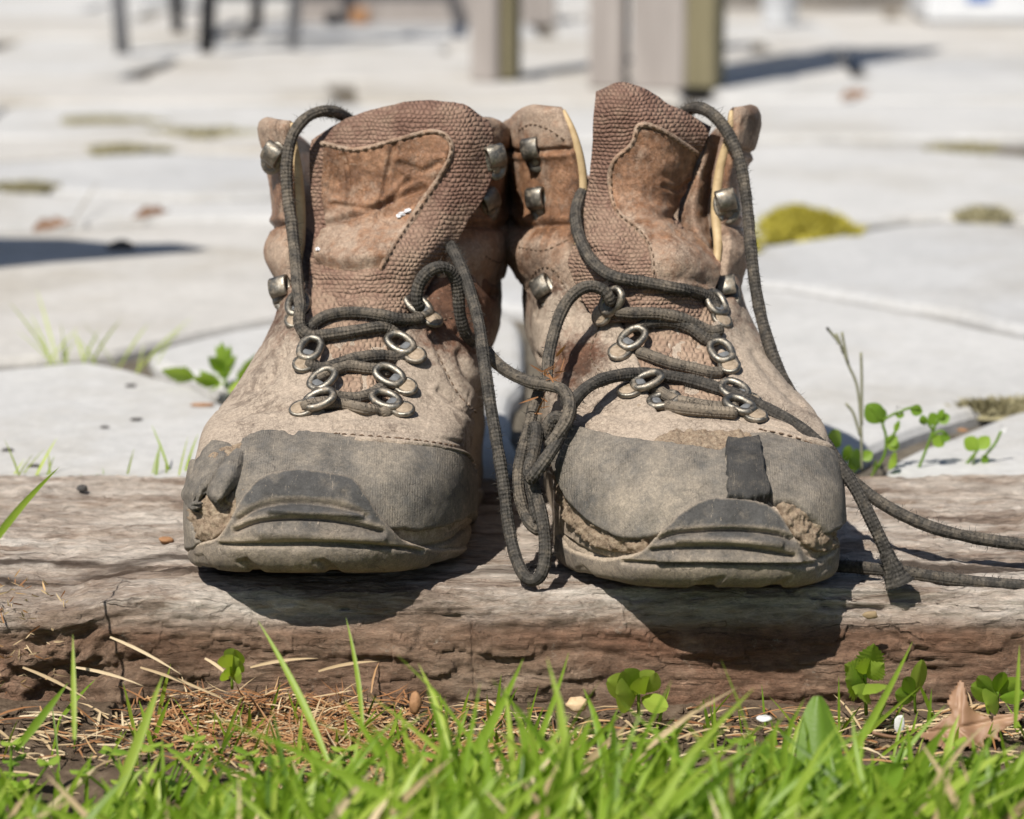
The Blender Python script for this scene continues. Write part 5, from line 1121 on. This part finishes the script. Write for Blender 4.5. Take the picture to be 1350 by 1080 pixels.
# ------------------------------------------------------------------ far things
def box(mb, c, ax, ay, az, hx, hy, hz, bev=.003):
    c = np.asarray(c, float); V = []; 
    for sx in (-1, 1):
        for sy in (-1, 1):
            for sz in (-1, 1):
                for k in range(3):
                    h = np.array([hx, hy, hz]) - bev; h[k] += bev; V.append(c + ax * sx * h[0] + ay * sy * h[1] + az * sz * h[2])
    import itertools
    idx = lambda sx, sy, sz, k: ((sx * 2 + sy) * 2 + sz) * 3 + k
    Fc = []
    for k in range(3):
        o1, o2 = [q for q in range(3) if q != k]
        for s in (0, 1):
            quad = []
            for a, b in ((0, 0), (1, 0), (1, 1), (0, 1)):
                t = [0, 0, 0]; t[k] = s; t[o1] = a; t[o2] = b; quad.append(idx(*t, k))
            Fc.append(tuple(quad))
    for k in range(3):
        o1, o2 = [q for q in range(3) if q != k]
        for a in (0, 1):
            for b in (0, 1):
                t0 = [0, 0, 0]; t1 = [0, 0, 0]; t0[o1] = t1[o1] = a; t0[o2] = t1[o2] = b; t1[k] = 1
                Fc.append((idx(*t0, o1), idx(*t1, o1), idx(*t1, o2), idx(*t0, o2)))
    for sx in (0, 1):
        for sy in (0, 1):
            for sz in (0, 1): Fc.append(tuple(idx(sx, sy, sz, k) for k in range(3)))
    mb.add(V, Fc)
EX, EY, EZ = np.eye(3)
def bx(name, mat, parent, c, h, rz=0, bev=.004):
    mb = MB(); ax = np.array([math.cos(rz), math.sin(rz), 0]); ay = np.array([-math.sin(rz), math.cos(rz), 0]); box(mb, c, ax, ay, EZ, *h, bev); o = mb.build(name, mat, parent, False)
    m = o.data; import bmesh; bm = bmesh.new(); bm.from_mesh(m); bmesh.ops.recalc_face_normals(bm, faces=bm.faces); bm.to_mesh(m); bm.free(); return o
def m_post(name, a, b):
    t = NT(name); c = t.ramp(t.noise(1, 6, .7, t.coord((40, 40, 4))), [(.3, a), (.7, b)]); return t.out(c, .85, t.bump(t.noise(1, 5, .7, t.coord((120, 120, 8))), .5, .003), spec=.2)
M['post'] = m_post('grey_post', (.23, .205, .19), (.33, .30, .28)); M['mossy'] = m_post('mossy_post', (.13, .115, .068), (.205, .18, .11)); M['black'] = m_plain('black_metal', (.025, .025, .03), (.06, .06, .065), 60, .5)
M['greymetal'] = m_plain('grey_metal', (.2, .2, .21), (.3, .3, .31), 60, .5); M['whitep'] = m_plain('white_plastic', (.52, .53, .55), (.60, .61, .62), 20, .4, .1); M['blue'] = m_plain('blue_print', (.05, .12, .35), (.1, .2, .5), 20, .5)
M['planter'] = m_post('dark_timber', (.16, .145, .13), (.27, .25, .23))
p1 = PZ(648, 110, ZP); r = empty('wooden_post', tuple(p1), 'slim grey timber post standing behind the left boot', 'post', 'timber posts on the patio')
bx('post_face', M['post'], r, p1 + [-.006, .02, .5], (.018, .016, .5), -.28); bx('mossy_side', M['mossy'], r, p1 + [.0235, .034, .5], (.0095, .022, .498), -.28)
p2 = PZ(860, 121, ZP); r = empty('wooden_post', tuple(p2), 'thick grey timber post with mossy side behind the right boot', 'post', 'timber posts on the patio')
bx('post_face', M['post'], r, p2 + [-.052, .045, .5], (.022, .02, .5), -.25); bx('post_face', M['post'], r, p2 + [.012, .024, .5], (.034, .024, .5), -.25); bx('mossy_side', M['mossy'], r, p2 + [.066, .024, .5], (.0185, .036, .497), -.25)
def chair():
    b = PZ(272, 70, ZP); r = empty('garden_chair', tuple(b), 'dark metal garden chair far back at left, only its legs visible', 'chair')
    D = b[1] + 1.1; k = D / F_PX
    for dx, dy, m, w in ((0, 0, 'black', .014), (-107, -.02, 'greymetal', .013), (108, .08, 'greymetal', .011), (30, .42, 'black', .012), (-80, .4, 'black', .012)):
        f = b + [dx * k, dy, 0]; V, Fc, uv = tube(np.array([f, f + [.012 * np.sign(dx + 1), .01, .2], f + [.02 * np.sign(dx + 1), .03, .45]]), [w * .8, w, w], 12); mesh_obj('leg', V, Fc, M[m], r)
    for q in range(4): bx('slat', M['black'], r, b + [0, .03 + q * .12, .455], (.20, .012, .008))
    for q in (-.19, .19): bx('seat_rail', M['black'], r, b + [q, .2, .445], (.01, .2, .008))
    for q in range(3): bx('back_slat', M['black'], r, b + [0, .44, .6 + q * .1], (.2, .008, .012))
    bx('stretcher', M['black'], r, b + [60 * k, .05, .087], (.06, .008, .012))
chair()
def pot(px, py, r0, h, label):
    c = PZ(px, py, ZP); V = []; k = 24; pr = [(.0, .0), (.8, 0), (.86, .05), (.97, .8), (1.06, .82), (1.06, 1), (.95, 1), (.9, .85), (0, .85)]
    for a, z in pr:
        for j in range(k): V.append(c + [a * r0 * math.cos(math.tau * j / k), r0 + a * r0 * math.sin(math.tau * j / k), z * h])
    Fc = [(i * k + j, i * k + (j + 1) % k, (i + 1) * k + (j + 1) % k, (i + 1) * k + j) for i in range(len(pr) - 1) for j in range(k)]
    tag(mesh_obj('flower_pot', np.array(V), Fc, M['whitep']), label, 'pot', 'white pots at the back of the patio')
pot(1030, 35, .033, .1, 'white pot at the back right of the patio'); pot(214, 16, .045, .1, 'white pot at the back left behind the chair')
c = PZ(1400, 34, ZP); r = empty('storage_tub', tuple(c), 'white plastic tub at the top right corner', 'tub'); bx('tub', M['whitep'], r, c + [0, .12, .1], (.225, .12, .1), 0, .012); bx('lid', M['whitep'], r, c + [0, .12, .215], (.235, .13, .014)); bx('print', M['blue'], r, c + [-.14, -.002, .06], (.02, .002, .02), 0, .001)
c = PZ(1095, 22, ZP); r = empty('planter_box', tuple(c), 'dark low timber planter at the back right', 'planter'); bx('board', M['planter'], r, c + [0, .25, .05], (.24, .018, .045)); bx('board', M['post'], r, c + [0, .25, .145], (.25, .02, .045)); bx('end_board', M['planter'], r, c + [-.25, .4, .09], (.018, .13, .09)); bx('end_board', M['planter'], r, c + [.25, .4, .09], (.018, .13, .09))
c = PZ(560, 34, ZP); r = empty('timber_edging', tuple(c), 'pale grey timber edging far back behind the left boot', 'edging'); bx('beam', M['post'], r, c + [0, .1, .04], (.22, .05, .045)); 
c = PZ(438, 36, ZP); r = empty('gravel_lump', tuple(c), 'small dark lump far back, the left of two', 'lump'); bx('lump', M['black'], r, c + [0, .02, .012], (.012, .012, .012)); c = PZ(474, 34, ZP); r = empty('gravel_lump', tuple(c), 'small dark lump far back, the right of two', 'lump'); bx('lump', M['nut'], r, c + [0, .02, .014], (.016, .012, .014))
# unseen board invented left of the view, wedge-shaped to cast the patio shadow
h = .42; e = PZ(268, 330, ZP); off = -SUN / -SUN[2] * 0 + np.array([SUN[0], SUN[1], 0]) / -SUN[2] * (h - ZP)
c = e - off; r = empty('shadow_board', (c[0] - .7, c[1], ZP), 'unseen board added left of the view to cast the patio shadow', 'shadow caster')
def wedge_caster():
    p = [(0, .0), (-.03, .03), (-.07, .025), (-.12, .055), (-1.3, .07), (-1.3, -.2), (-.2, -.13), (-.1, -.055)]; n = len(p)
    V = [np.array([c[0] + x, c[1] + y, h + z]) for z in (-.012, .012) for x, y in p]
    mesh_obj('caster_board', np.array(V), [tuple(range(n))[::-1], tuple(range(n, 2 * n))] + [(i, (i + 1) % n, n + (i + 1) % n, n + i) for i in range(n)], M['planter'], r, smoothing=False)
wedge_caster()
for dx in (-.45, -1.15): bx('leg', M['planter'], r, np.array([c[0] + dx, c[1] - .045, h / 2 - .006]), (.03, .06, h / 2 - .006))

def caught_bits():
    st = Strips(); rr = random.Random(4)
    for px, py, Y, n in ((721, 494, .0, 14), (712, 534, .0, 5)):
        for k in range(n):
            a = rr.uniform(0, math.tau); l = rr.uniform(.003, .009); b = PY(px + rr.gauss(0, 6), py + rr.gauss(0, 6), Y - .004 + rr.uniform(-.004, .002)); st.blade(b, b + np.array([math.cos(a), rr.gauss(0, .3), math.sin(a)]) * l, rr.uniform(.0004, .001), (0, 0, 0), rr.uniform(.0, .5), 3, .3)
    st.blade(PY(733, 470, .004), PY(746, 455, .0), .003, (0, 0, .001), .5, 5); st.blade(PY(706, 548, -.004), PY(718, 525, -.006), .0012, (0, 0, .001), .5, 5)
    tag(st.build('dry_sprig', M['dry']), 'orange dry plant bits caught in the lace knot between the boots', 'debris')
caught_bits()
